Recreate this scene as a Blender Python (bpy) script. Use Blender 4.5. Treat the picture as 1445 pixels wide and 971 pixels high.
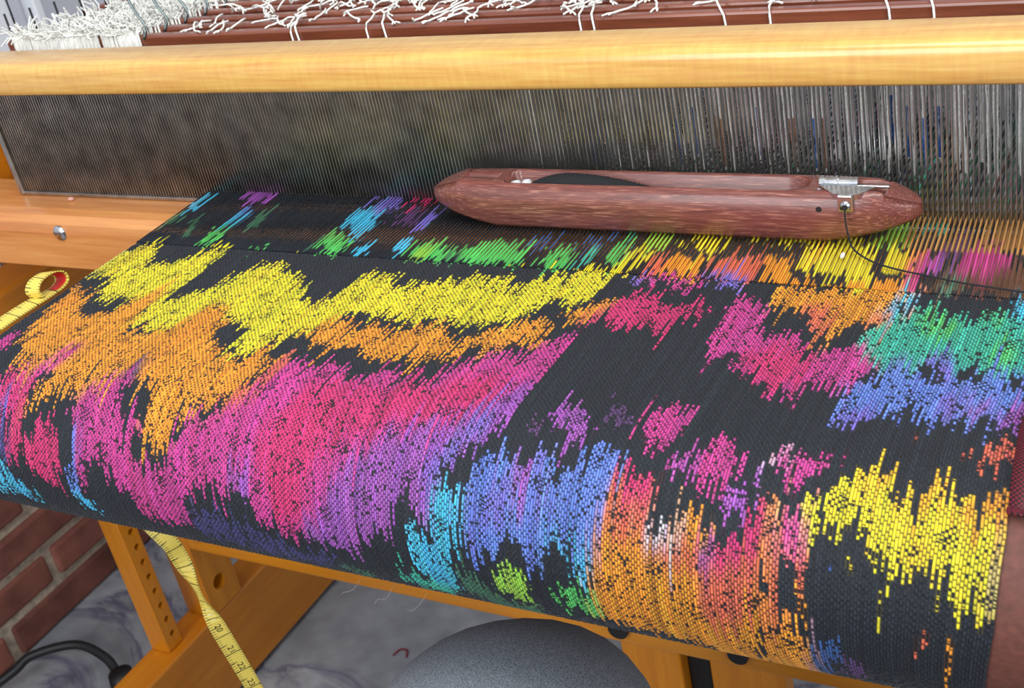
import bpy, bmesh, math, random
import numpy as np
from mathutils import Vector, Matrix

for o in list(bpy.data.objects):
    bpy.data.objects.remove(o)
SC = bpy.context.scene
COL = SC.collection
PI = math.pi

# ------------------------------------------------------------------ camera
cam_d = bpy.data.cameras.new('camera')
cam_d.sensor_width = 36.0
cam_d.lens = 1847.086 / 1445 * 36
cam_d.clip_start = .02
cam_d.dof.use_dof = True
cam_d.dof.focus_distance = .86
cam_d.dof.aperture_fstop = 20
cam = bpy.data.objects.new('camera', cam_d)
COL.objects.link(cam)
r0 = Vector((.86917964, .45829722, -.18571597))
r1 = Vector((.08475253, -.50807339, -.85713385))
r2 = Vector((-.48717940, .72926339, -.48044890))
cam.matrix_world = Matrix(((r0.x, -r1.x, -r2.x, 0), (r0.y, -r1.y, -r2.y, -.78312589),
                           (r0.z, -r1.z, -r2.z, .38910477), (0, 0, 0, 1)))
SC.camera = cam

# ------------------------------------------------------------------ world, lamps, exposure
w = bpy.data.worlds.new('room_light')
SC.world = w
w.use_nodes = True
w.node_tree.nodes['Background'].inputs[0].default_value = (.86, .93, 1.0, 1)
w.node_tree.nodes['Background'].inputs[1].default_value = .6


def area(name, loc, target, sx, sy, power, col):
    d = bpy.data.lights.new(name, 'AREA')
    d.shape = 'RECTANGLE'
    d.size, d.size_y, d.energy, d.color = sx, sy, power, col
    o = bpy.data.objects.new(name, d)
    COL.objects.link(o)
    o.location = loc
    o.rotation_euler = (Vector(target) - Vector(loc)).to_track_quat('-Z', 'Y').to_euler()
    return o


area('ceiling_panel', (-.1, -.35, 1.5), (-.4, 0, 0), 1.2, .5, 18, (1, .97, .92))
area('window_daylight', (1.5, -1.3, 1.1), (-.4, -.15, 0), 1.2, 1.2, 30, (.93, .97, 1))
area('front_fill', (-.75, -2.0, .75), (-.45, -.25, -.05), 1.0, 1.2, 24, (.95, .97, 1))  # added fill from behind the camera to brighten the cloth front, no doorway there
SC.view_settings.view_transform = 'Standard'
SC.view_settings.look = 'None'
SC.view_settings.exposure = 0.0
SC.view_settings.gamma = 1.0

# ------------------------------------------------------------------ helpers
random.seed(7)
RNG = np.random.default_rng(11)


def lin(c):
    return tuple(((v / 255) / 12.92 if v / 255 <= .04045 else ((v / 255 + .055) / 1.055) ** 2.4) for v in c)


def rgba(c):
    return (*lin(c), 1)


def new_mat(name):
    m = bpy.data.materials.new(name)
    m.use_nodes = True
    return m, m.node_tree, m.node_tree.nodes['Principled BSDF']


def setp(b, **k):
    for n, v in k.items():
        b.inputs[n.replace('_', ' ')].default_value = v


def plain(name, c, rough=.5, metal=0.0, noise=0.0, nscale=300, bump=0.0, coat=0.0):
    m, t, b = new_mat(name)
    b.inputs['Base Color'].default_value = rgba(c)
    setp(b, Roughness=rough, Metallic=metal, Coat_Weight=coat)
    tc = t.nodes.new('ShaderNodeTexCoord')
    n = t.nodes.new('ShaderNodeTexNoise')
    n.inputs['Scale'].default_value = nscale
    n.inputs['Detail'].default_value = 3
    t.links.new(tc.outputs['Object'], n.inputs['Vector'])
    if noise:
        r = t.nodes.new('ShaderNodeValToRGB')
        r.color_ramp.elements[0].position = .3
        r.color_ramp.elements[1].position = .7
        r.color_ramp.elements[0].color = rgba([v * (1 - noise) for v in c])
        r.color_ramp.elements[1].color = rgba([min(255, v * (1 + noise)) for v in c])
        t.links.new(n.outputs['Fac'], r.inputs['Fac'])
        t.links.new(r.outputs['Color'], b.inputs['Base Color'])
    if bump:
        bp = t.nodes.new('ShaderNodeBump')
        bp.inputs['Strength'].default_value = bump
        bp.inputs['Distance'].default_value = .001
        t.links.new(n.outputs['Fac'], bp.inputs['Height'])
        t.links.new(bp.outputs['Normal'], b.inputs['Normal'])
    return m


def wood(name, c1, c2, axis='X', scale=1.0, rough=.35, coat=.3, fine=.25, curl=0.0, pores=None):
    """grain stretched along one axis, with optional cross figure"""
    m, t, b = new_mat(name)
    L = t.links.new
    tc = t.nodes.new('ShaderNodeTexCoord')
    mp = t.nodes.new('ShaderNodeMapping')
    s = [60.0 * scale] * 3
    s['XYZ'.index(axis)] = 4.0 * scale
    mp.inputs['Scale'].default_value = s
    L(tc.outputs['Object'], mp.inputs['Vector'])
    n = t.nodes.new('ShaderNodeTexNoise')
    n.inputs['Scale'].default_value = 1.0
    n.inputs['Detail'].default_value = 6
    n.inputs['Roughness'].default_value = .6
    n.inputs['Distortion'].default_value = .6
    L(mp.outputs['Vector'], n.inputs['Vector'])
    r = t.nodes.new('ShaderNodeValToRGB')
    r.color_ramp.elements[0].position = .32
    r.color_ramp.elements[1].position = .68
    r.color_ramp.elements[0].color = rgba(c1)
    r.color_ramp.elements[1].color = rgba(c2)
    L(n.outputs['Fac'], r.inputs['Fac'])
    col = r.outputs['Color']
    mp2 = t.nodes.new('ShaderNodeMapping')
    s2 = [420.0 * scale] * 3
    s2['XYZ'.index(axis)] = 22.0 * scale
    mp2.inputs['Scale'].default_value = s2
    L(tc.outputs['Object'], mp2.inputs['Vector'])
    n2 = t.nodes.new('ShaderNodeTexNoise')
    n2.inputs['Scale'].default_value = 1.0
    n2.inputs['Detail'].default_value = 4
    L(mp2.outputs['Vector'], n2.inputs['Vector'])
    mx = t.nodes.new('ShaderNodeMix')
    mx.data_type = 'RGBA'
    mx.blend_type = 'OVERLAY'
    mx.inputs[0].default_value = fine
    L(col, mx.inputs[6])
    L(n2.outputs['Fac'], mx.inputs[7])
    col = mx.outputs[2]
    if pores:
        rp = t.nodes.new('ShaderNodeValToRGB')
        rp.color_ramp.elements[0].position = .56
        rp.color_ramp.elements[1].position = .66
        rp.color_ramp.elements[0].color = (0, 0, 0, 1)
        rp.color_ramp.elements[1].color = (1, 1, 1, 1)
        L(n2.outputs['Fac'], rp.inputs['Fac'])
        m3 = t.nodes.new('ShaderNodeMix')
        m3.data_type = 'RGBA'
        L(rp.outputs['Color'], m3.inputs[0])
        L(col, m3.inputs[6])
        m3.inputs[7].default_value = rgba(pores)
        col = m3.outputs[2]
    if curl:
        mp3 = t.nodes.new('ShaderNodeMapping')
        s3 = [35.0] * 3
        s3['XYZ'.index(axis)] = 230.0
        mp3.inputs['Scale'].default_value = s3
        L(tc.outputs['Object'], mp3.inputs['Vector'])
        n3 = t.nodes.new('ShaderNodeTexNoise')
        n3.inputs['Scale'].default_value = 1.0
        n3.inputs['Detail'].default_value = 2
        L(mp3.outputs['Vector'], n3.inputs['Vector'])
        m4 = t.nodes.new('ShaderNodeMix')
        m4.data_type = 'RGBA'
        m4.blend_type = 'OVERLAY'
        m4.inputs[0].default_value = curl
        L(col, m4.inputs[6])
        L(n3.outputs['Fac'], m4.inputs[7])
        col = m4.outputs[2]
    L(col, b.inputs['Base Color'])
    bp = t.nodes.new('ShaderNodeBump')
    bp.inputs['Strength'].default_value = .15
    bp.inputs['Distance'].default_value = .0006
    L(n2.outputs['Fac'], bp.inputs['Height'])
    L(bp.outputs['Normal'], b.inputs['Normal'])
    setp(b, Roughness=rough, Coat_Weight=coat, Coat_Roughness=.12)
    return m


def link(name, bm, mat, parent=None, smooth=False):
    me = bpy.data.meshes.new(name)
    bmesh.ops.recalc_face_normals(bm, faces=bm.faces)
    bm.to_mesh(me)
    bm.free()
    return link_me(name, me, mat, parent, smooth)


def link_me(name, me, mat, parent=None, smooth=False):
    if mat is not None and not me.materials:
        me.materials.append(mat)
    if smooth:
        me.polygons.foreach_set('use_smooth', [True] * len(me.polygons))
    o = bpy.data.objects.new(name, me)
    COL.objects.link(o)
    if parent is not None:
        o.parent = parent
        o.matrix_parent_inverse = base_matrix(parent).inverted()
    return o


def base_matrix(p):
    m = Matrix.Translation(p.location)
    if p.parent is not None:
        m = base_matrix(p.parent) @ p.matrix_parent_inverse @ m
    return m


def thing(name, label, cat, loc, group=None):
    o = bpy.data.objects.new(name, None)
    o.empty_display_size = .03
    COL.objects.link(o)
    o.location = loc
    tag(o, label, cat, group)
    return o


def tag(o, label, cat, group=None):
    o['label'] = label
    o['category'] = cat
    if group:
        o['group'] = group
    return o


def structure(o):
    o['kind'] = 'structure'
    return o


def stuff(o):
    o['kind'] = 'stuff'
    return o


def bx(bm, lo, hi, bevel=0.0, seg=2):
    r = bmesh.ops.create_cube(bm, size=1)
    vs = r['verts']
    for v in vs:
        v.co = Vector([lo[k] + (v.co[k] + .5) * (hi[k] - lo[k]) for k in range(3)])
    if bevel:
        es = list({e for v in vs for e in v.link_edges})
        bmesh.ops.bevel(bm, geom=es, offset=bevel, segments=seg, profile=.5, affect='EDGES')
    return bm


def box(name, lo, hi, mat, parent=None, bevel=.002, seg=2):
    return link(name, bx(bmesh.new(), lo, hi, bevel, seg), mat, parent, smooth=False)


def cyl(bm, p, q, r, seg=12, r2=None):
    p, q = Vector(p), Vector(q)
    d = q - p
    M = Matrix.Translation((p + q) / 2) @ d.to_track_quat('Z', 'Y').to_matrix().to_4x4()
    bmesh.ops.create_cone(bm, cap_ends=True, segments=seg, radius1=r, radius2=r if r2 is None else r2,
                          depth=d.length, matrix=M)
    return bm


def tube(bm, pts, r, seg=6, cap=True):
    """sweep a ring along a polyline; r number or list"""
    pts = [Vector(p) for p in pts]
    n = len(pts)
    rr = r if isinstance(r, (list, tuple)) else [r] * n
    rings = []
    ref = Vector((.13, .31, .94))
    for i in range(n):
        t = (pts[min(i + 1, n - 1)] - pts[max(i - 1, 0)]).normalized()
        a = t.cross(ref)
        if a.length < 1e-4:
            a = t.cross(Vector((1, 0, 0)))
        a.normalize()
        b = t.cross(a)
        rings.append([bm.verts.new(pts[i] + (a * math.cos(2 * PI * k / seg) + b * math.sin(2 * PI * k / seg)) * rr[i])
                      for k in range(seg)])
    for i in range(n - 1):
        for k in range(seg):
            bm.faces.new((rings[i][k], rings[i][(k + 1) % seg], rings[i + 1][(k + 1) % seg], rings[i + 1][k]))
    if cap:
        bm.faces.new(rings[0][::-1])
        bm.faces.new(rings[-1])
    return bm


def smooth_path(pts, n):
    """Catmull-Rom through points"""
    P = [Vector(p) for p in pts]
    P = [P[0] * 2 - P[1]] + P + [P[-1] * 2 - P[-2]]
    out = []
    m = len(P) - 3
    for i in range(n + 1):
        u = i / n * m
        k = min(int(u), m - 1)
        t = u - k
        a, b, c, d = P[k:k + 4]
        out.append(.5 * ((2 * b) + (c - a) * t + (2 * a - 5 * b + 4 * c - d) * t * t + (3 * b - a - 3 * c + d) * t ** 3))
    return out


# ------------------------------------------------------------------ materials
MAPLE = wood('oiled_maple', (208, 154, 74), (232, 184, 104), 'X', .8, .3, .5, .4, curl=.2)
PINE = wood('orange_varnished_wood', (198, 120, 14), (216, 138, 24), 'Z', .8, .38, .3, .2)
PINE_X = wood('orange_varnished_wood_lengthwise', (198, 122, 18), (218, 142, 32), 'X', .8, .38, .3, .2)
PINE_Y = wood('orange_varnished_rail_wood', (190, 112, 14), (208, 130, 26), 'Y', .8, .38, .3, .2)
SILLW = wood('worn_beater_wood', (196, 118, 58), (222, 156, 92), 'X', .8, .34, .35, .3)
MAHOG = wood('mahogany', (104, 50, 34), (142, 78, 54), 'X', 1.0, .3, .5, .4)
ROSE = wood('reddish_shuttle_wood', (102, 52, 46), (132, 75, 66), 'X', 3.2, .36, .35, .6, pores=(166, 110, 92))
STEEL = plain('reed_steel', (176, 174, 168), .3, 1.0, .12, 60)
BRIGHT = plain('polished_steel', (205, 207, 210), .2, 1.0, .08, 200)
WIRE = plain('dull_wire', (120, 132, 132), .35, .8)
DARKMETAL = plain('dark_metal', (30, 30, 32), .5, .3)
HEDDLE = plain('grey_white_heddle_cord', (240, 240, 236), .85, 0, .12, 500)
HEDBLUE = plain('blue_marked_heddle_cord', (60, 110, 185), .85, 0, .2, 500)
HEDTAN = plain('tan_heddle_cord', (150, 110, 85), .85, 0, .2, 500)
WHITECORD = plain('white_cotton_cord', (238, 238, 232), .85, 0, .06, 700)
BLACKYARN = plain('black_yarn', (24, 25, 29), .85, 0, .3, 900, .4)
PLASTIC = plain('white_plastic', (225, 230, 232), .35)
WHITEP = plain('white_paint', (222, 226, 232), .5, 0, .03, 6)
GREYP = plain('pale_grey_paint', (190, 194, 204), .55, 0, .03, 6)
RUBBER = plain('black_rubber', (26, 27, 29), .5)
TROUSER = plain('heather_grey_knit', (106, 111, 119), .95, 0, .5, 1300, .3)
SKIN = plain('skin', (150, 98, 76), .5, 0, .08, 300, .1)
BEAMSKIN = plain('brown_grit_cover', (100, 57, 47), .62, 0, .1, 260, .25)
HAIRM = plain('dark_hair', (30, 22, 18), .6)
SHOE = plain('dark_shoe', (40, 40, 44), .6)
TOP = plain('plain_shirt_cloth', (70, 74, 90), .9, 0, .1, 500)
MORTAR = plain('grey_mortar', (178, 166, 148), .95, 0, .14, 90, .6)


def brick_mat():
    m, t, b = new_mat('red_brick')
    L = t.links.new
    oi = t.nodes.new('ShaderNodeObjectInfo')
    tc = t.nodes.new('ShaderNodeTexCoord')
    ad = t.nodes.new('ShaderNodeVectorMath')
    L(tc.outputs['Object'], ad.inputs[0])
    L(oi.outputs['Location'], ad.inputs[1])
    n = t.nodes.new('ShaderNodeTexNoise')
    n.inputs['Scale'].default_value = 22
    n.inputs['Detail'].default_value = 5
    L(ad.outputs[0], n.inputs['Vector'])
    r = t.nodes.new('ShaderNodeValToRGB')
    r.color_ramp.elements[0].position = .3
    r.color_ramp.elements[1].position = .72
    r.color_ramp.elements[0].color = rgba((112, 66, 56))
    r.color_ramp.elements[1].color = rgba((158, 98, 82))
    L(n.outputs['Fac'], r.inputs['Fac'])
    hs = t.nodes.new('ShaderNodeHueSaturation')
    mr = t.nodes.new('ShaderNodeMapRange')
    mr.inputs['To Min'].default_value = .72
    mr.inputs['To Max'].default_value = 1.2
    L(oi.outputs['Random'], mr.inputs['Value'])
    L(mr.outputs['Result'], hs.inputs['Value'])
    L(r.outputs['Color'], hs.inputs['Color'])
    L(hs.outputs['Color'], b.inputs['Base Color'])
    bp = t.nodes.new('ShaderNodeBump')
    bp.inputs['Strength'].default_value = .5
    bp.inputs['Distance'].default_value = .003
    L(n.outputs['Fac'], bp.inputs['Height'])
    L(bp.outputs['Normal'], b.inputs['Normal'])
    setp(b, Roughness=.9)
    return m


def floor_mat():
    m, t, b = new_mat('stained_grey_floor')
    L = t.links.new
    tc = t.nodes.new('ShaderNodeTexCoord')
    n = t.nodes.new('ShaderNodeTexNoise')
    n.inputs['Scale'].default_value = 3.4
    n.inputs['Detail'].default_value = 5
    n.inputs['Roughness'].default_value = .62
    n.inputs['Distortion'].default_value = 1.3
    L(tc.outputs['Object'], n.inputs['Vector'])
    r = t.nodes.new('ShaderNodeValToRGB')
    e = r.color_ramp.elements
    e[0].position, e[0].color = .36, rgba((138, 142, 148))
    e[1].position, e[1].color = .66, rgba((146, 150, 156))
    for p, c in ((.44, (146, 150, 154)), (.485, (118, 118, 132)), (.50, (104, 102, 122)), (.515, (128, 130, 142)), (.56, (158, 160, 164))):
        x = e.new(p)
        x.color = rgba(c)
    L(n.outputs['Fac'], r.inputs['Fac'])
    n2 = t.nodes.new('ShaderNodeTexNoise')
    n2.inputs['Scale'].default_value = 26
    n2.inputs['Detail'].default_value = 5
    L(tc.outputs['Object'], n2.inputs['Vector'])
    mx = t.nodes.new('ShaderNodeMix')
    mx.data_type = 'RGBA'
    mx.blend_type = 'OVERLAY'
    mx.inputs[0].default_value = .45
    L(r.outputs['Color'], mx.inputs[6])
    L(n2.outputs['Fac'], mx.inputs[7])
    L(mx.outputs[2], b.inputs['Base Color'])
    bp = t.nodes.new('ShaderNodeBump')
    bp.inputs['Strength'].default_value = .35
    bp.inputs['Distance'].default_value = .006
    L(n2.outputs['Fac'], bp.inputs['Height'])
    L(bp.outputs['Normal'], b.inputs['Normal'])
    setp(b, Roughness=.55)
    return m


def attr_mat(name, rough, sheen=0.0, attr='yarn'):
    m, t, b = new_mat(name)
    a = t.nodes.new('ShaderNodeVertexColor')
    a.layer_name = attr
    t.links.new(a.outputs['Color'], b.inputs['Base Color'])
    setp(b, Roughness=rough, Sheen_Weight=sheen, Sheen_Roughness=.4)
    b.inputs['Specular IOR Level'].default_value = .35
    return m


def maroon_mat():
    m, t, b = new_mat('maroon_weave')
    L = t.links.new
    tc = t.nodes.new('ShaderNodeTexCoord')
    uv = t.nodes.new('ShaderNodeSeparateXYZ')
    L(tc.outputs['UV'], uv.inputs[0])
    ck = t.nodes.new('ShaderNodeTexChecker')
    ck.inputs['Scale'].default_value = 800
    L(tc.outputs['UV'], ck.inputs['Vector'])
    ck.inputs['Color1'].default_value = rgba((112, 18, 38))
    ck.inputs['Color2'].default_value = rgba((12, 5, 9))
    L(ck.outputs['Color'], b.inputs['Base Color'])
    setp(b, Roughness=.6)
    return m


BRICK = brick_mat()
FLOORM = floor_mat()
CLOTHM = attr_mat('handwoven_yarn', .68, .12)
WARPM = attr_mat('stretched_warp_yarn', .5, .1)
MAROON = maroon_mat()

# ------------------------------------------------------------------ the setting
FZ = -.765
structure(box('floor', (-3.2, -2.2, FZ - .05), (2.4, 2.6, FZ), FLOORM, bevel=0))
WX = -1.478
wall = structure(box('wall_left', (WX - .12, -2.2, FZ), (WX - .008, 2.6, -.115), MORTAR, bevel=0))
PITCH, BL, BH, JN = .0625, .203, .0480, .014
brick_me = None
for row in range(10):
    z0 = FZ + .012 + row * PITCH - .010
    off = (row % 2) * (BL + JN) / 2 + .03
    for k in range(-10, 13):
        y0 = k * (BL + JN) + off - .21
        if brick_me is None:
            bm = bx(bmesh.new(), (-.05, 0, 0), (.0, BL, BH), .005, 2)
            bmesh.ops.recalc_face_normals(bm, faces=bm.faces)
            brick_me = bpy.data.meshes.new('brick')
            bm.to_mesh(brick_me)
            bm.free()
            brick_me.materials.append(BRICK)
        o = bpy.data.objects.new('brick', brick_me)
        COL.objects.link(o)
        o.location = (WX + random.uniform(-.003, .002), y0 + random.uniform(-.003, .003), z0)
        o.rotation_euler = (random.uniform(-.006, .006), 0, random.uniform(-.008, .008))
        o.parent = wall
structure(box('trim_1', (WX - .12, -2.2, -.115), (WX + .02, 2.6, -.08), WHITEP, bevel=.004))
upper = structure(box('wall_left_upper', (WX - .12, -2.2, -.08), (WX - .03, 2.6, 1.9), GREYP, bevel=0))
structure(box('window_1', (WX - .03, .33, -.08), (WX - .012, .425, 1.6), WHITEP, bevel=.003))
wf = structure(box('trim_2', (WX - .03, .46, -.08), (WX - .004, .475, 1.6), WHITEP, bevel=.003))
structure(box('wall_back', (-1.6, 2.5, FZ), (2.4, 2.6, 1.9), GREYP, bevel=0))

# ------------------------------------------------------------------ loom frame
loom = thing('floor_loom', 'orange varnished wooden floor loom frame under the rainbow cloth', 'loom', (-.33, .05, FZ))
RXI = -1.108
box('bottom_side_rail', (RXI - .047, -.42, -.757), (RXI, .95, -.637), PINE_Y, loom, .003)
box('bottom_side_rail', (.42, -.42, -.757), (.467, .95, -.637), PINE_Y, loom, .003)
for sx in (RXI - .047, .42):
    for yy in (-.36, .82):
        box('foot', (sx - .004, yy, FZ), (sx + .051, yy + .08, -.757), PINE_Y, loom, .003)


def drilled_post(name, lo, hi, holes, rad, parent):
    """post whose +X face has blind round holes in a line (real recesses)"""
    bm = bmesh.new()
    bx(bm, lo, hi, .002, 1)
    o = link(name, bm, PINE, parent)
    cb = bmesh.new()
    for (y, z) in holes:
        cyl(cb, (hi[0] - .022, y, z), (hi[0] + .01, y, z), rad, 14)
    me = bpy.data.meshes.new('tmp_cut')
    cb.to_mesh(me)
    cb.free()
    c = bpy.data.objects.new('tmp_cut', me)
    COL.objects.link(c)
    md = o.modifiers.new('holes', 'BOOLEAN')
    md.operation = 'DIFFERENCE'
    md.object = c
    md.solver = 'EXACT'
    bpy.context.view_layer.update()
    dg = bpy.context.evaluated_depsgraph_get()
    nm = bpy.data.meshes.new_from_object(o.evaluated_get(dg))
    o.modifiers.clear()
    o.data = nm
    bpy.data.objects.remove(c)
    return o


drilled_post('perforated_post', (-1.152, .007, -.637), (-1.122, .034, -.12),
             [(.0225, -.435 + -.0226 * k) for k in range(9)] + [(.0225, -.15 - .0226 * k) for k in range(12)], .0042, loom)
drilled_post('corner_post', (-1.152, .078, -.637), (RXI + .001, .136, .085), [(.105, -.598), (.105, -.2)], .0105, loom)
drilled_post('corner_post', (.42, .078, -.637), (.466, .136, .085), [(.105, -.598), (.105, -.2)], .0105, loom)
box('upper_side_rail', (-1.160, -.33, -.30), (-1.10, .95, -.108), PINE_Y, loom, .004)
box('upper_side_rail', (.42, -.33, -.30), (.48, .95, -.108), PINE_Y, loom, .004)
box('side_board', (-1.34, .06, -.105), (-1.153, .082, .012), PINE_X, loom, .004)
box('board_cleat', (-1.34, .052, .012), (-1.153, .082, .024), MAPLE, loom, .003)
box('side_board', (-1.34, .06, .024), (-1.153, .082, .085), PINE_X, loom, .004)
cross = box('cross_rail', (RXI, .08, -.527), (.42, .104, -.496), PINE_X, loom, .003)
for xb in (-.522, -.396, -.20):
    cb = bmesh.new()
    cyl(cb, (xb, .083, -.506), (xb, .074, -.506), .0105, 18)
    link('bolt_head', cb, RUBBER, cross)
cb = bmesh.new()
bmesh.ops.create_uvsphere(cb, u_segments=12, v_segments=8, radius=.0045,
                          matrix=Matrix.Translation((-1.088, .079, -.507)) @ Matrix.Diagonal((1, .5, 1, 1)))
link('rail_plug', cb, PINE_X, cross, True)
box('upright_board', (-.545, .112, FZ), (-.478, .14, -.505), PINE, loom, .003)
box('upright_board', (-.452, .125, FZ), (-.372, .15, -.505), PINE, loom, .003)
box('strap_plate', (-.478, .128, FZ), (-.452, .138, -.505), DARKMETAL, loom, .002)
box('back_beam', (RXI, .80, -.045), (.42, .86, -.006), PINE_X, loom, .004)

# the round front beam that the cloth turns over
Y0, RR, YF = -.25, .0677, -.094
XL, XR = -.801, -.0915
BR = RR - .0022
bm = bmesh.new()
cyl(bm, (-.795, Y0, -RR), (.30, Y0, -RR), BR, 96)
fb = link('front_beam', bm, BEAMSKIN, loom, True)
fb['label'] = 'brown grit-covered round front beam showing beside the right selvedge'
for p in fb.data.polygons:
    if len(p.vertices) > 4:
        p.use_smooth = False
for xa_, xb_ in ((-1.13, -.79), (.29, .44)):
    bm = bmesh.new()
    cyl(bm, (xa_, Y0, -RR), (xb_, Y0, -RR), .014, 16)
    link('beam_axle', bm, DARKMETAL, loom, True)
box('beam_bracket', (-1.145, Y0 - .03, -.15), (-1.112, Y0 + .03, -.075), PINE_Y, loom, .003)
box('beam_bracket', (.423, Y0 - .03, -.15), (.456, Y0 + .03, -.075), PINE_Y, loom, .003)

# ------------------------------------------------------------------ beater and reed
beater = thing('beater', 'pale maple beater rail and worn sill holding the steel reed', 'beater', (-.45, 0, -.07))
bm = bmesh.new()
prof = [(.012, .103), (-.027, .103), (-.0305, .1036), (-.0325, .1056), (-.0332, .1085), (-.0332, .1225), (-.0325, .1262), (-.0305, .1290), (-.0272, .1308), (-.023, .1316), (.006, .1318), (.010, .1308), (.012, .128)]
xs = [-1.19 + 1.46 * k / 40 for k in range(41)]
rings = []
for x in xs:
    rings.append([bm.verts.new((x, y, z)) for y, z in prof])
for a, b in zip(rings[:-1], rings[1:]):
    for k in range(len(prof)):
        bm.faces.new((a[k], a[(k + 1) % len(prof)], b[(k + 1) % len(prof)], b[k]))
bm.faces.new(rings[0])
bm.faces.new(rings[-1][::-1])
link('beater_cap', bm, MAPLE, beater, True)
bm = bmesh.new()
prof = [(.03, -.064), (-.040, -.064), (-.0435, -.061), (-.0435, -.026), (-.042, -.017), (-.036, -.0105), (-.026, -.0085), (.03, -.0075)]
rings = []
for x in xs:
    rings.append([bm.verts.new((x, y, z)) for y, z in prof])
for a, b in zip(rings[:-1], rings[1:]):
    for k in range(len(prof)):
        bm.faces.new((a[k], a[(k + 1) % len(prof)], b[(k + 1) % len(prof)], b[k]))
bm.faces.new(rings[0])
bm.faces.new(rings[-1][::-1])
link('beater_sill', bm, SILLW, beater, False)
bm = bmesh.new()
bmesh.ops.create_uvsphere(bm, u_segments=20, v_segments=12, radius=.0078,
                          matrix=Matrix.Translation((-.957, -.0435, -.025)) @ Matrix.Diagonal((1, .45, 1, 1)))
bt = link('carriage_bolt', bm, BRIGHT, beater, True)
bt['label'] = 'domed silver bolt head'
for sx in (-1.185, .225):
    box('beater_arm', (sx, .013, -.064), (sx + .028, .030, .125), PINE, beater, .003)

reed = thing('reed', 'fine steel weaving reed of close upright wires across the loom', 'reed', (-.45, 0, -.004))
DP = .003175
XD0 = XL - DP * 74
ND = 372
nb = np.zeros((ND, 8, 3), np.float32)
for j in range(ND):
    x = XD0 + j * DP
    t = .00036 + .00006 * math.sin(j * 12.9)
    lean = .0004 * math.sin(j * .7)
    k = 0
    for z in (-.006, .106):
        for (dx, y) in ((-t, -.0019), (t, -.0019), (t, .0019), (-t, .0019)):
            nb[j, k] = (x + dx + (lean if z > 0 else 0), y, z)
            k += 1
qf = np.array([(0, 1, 5, 4), (1, 2, 6, 5), (2, 3, 7, 6), (3, 0, 4, 7)])
faces = (qf[None] + (np.arange(ND) * 8)[:, None, None]).reshape(-1, 4)
me = bpy.data.meshes.new('reed_dents')
me.from_pydata(nb.reshape(-1, 3).tolist(), [], faces.tolist())
stuff(link_me('reed_dents', me, STEEL, reed))
for x in (XD0 - .007, XD0 + ND * DP + .001):
    eb = box('end_bar', (x, -.004, -.007), (x + .006, .004, .106), STEEL, reed, .001)
box('reed_baulk', (XD0 - .007, -.003, -.0074), (XD0 + ND * DP + .007, .003, -.004), STEEL, reed, .0005)
box('reed_baulk', (XD0 - .007, -.003, .1022), (XD0 + ND * DP + .007, .003, .107), STEEL, reed, .0005)

# ------------------------------------------------------------------ woven cloth
PAL = dict(K=(31, 37, 45), Y=(224, 210, 44), L=(150, 200, 70), G=(85, 190, 95), T=(60, 175, 150), C=(70, 180, 215), B=(100, 130, 215), P=(120, 105, 195), V=(158, 84, 176), M=(198, 62, 142), R=(206, 50, 112), S=(216, 104, 78), O=(228, 148, 42), D=(62, 62, 110), N=(95, 62, 45), W=(205, 190, 205), E=(60, 105, 80), F=(185, 135, 70), H=(90, 60, 105), Q=(55, 90, 145))
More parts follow.
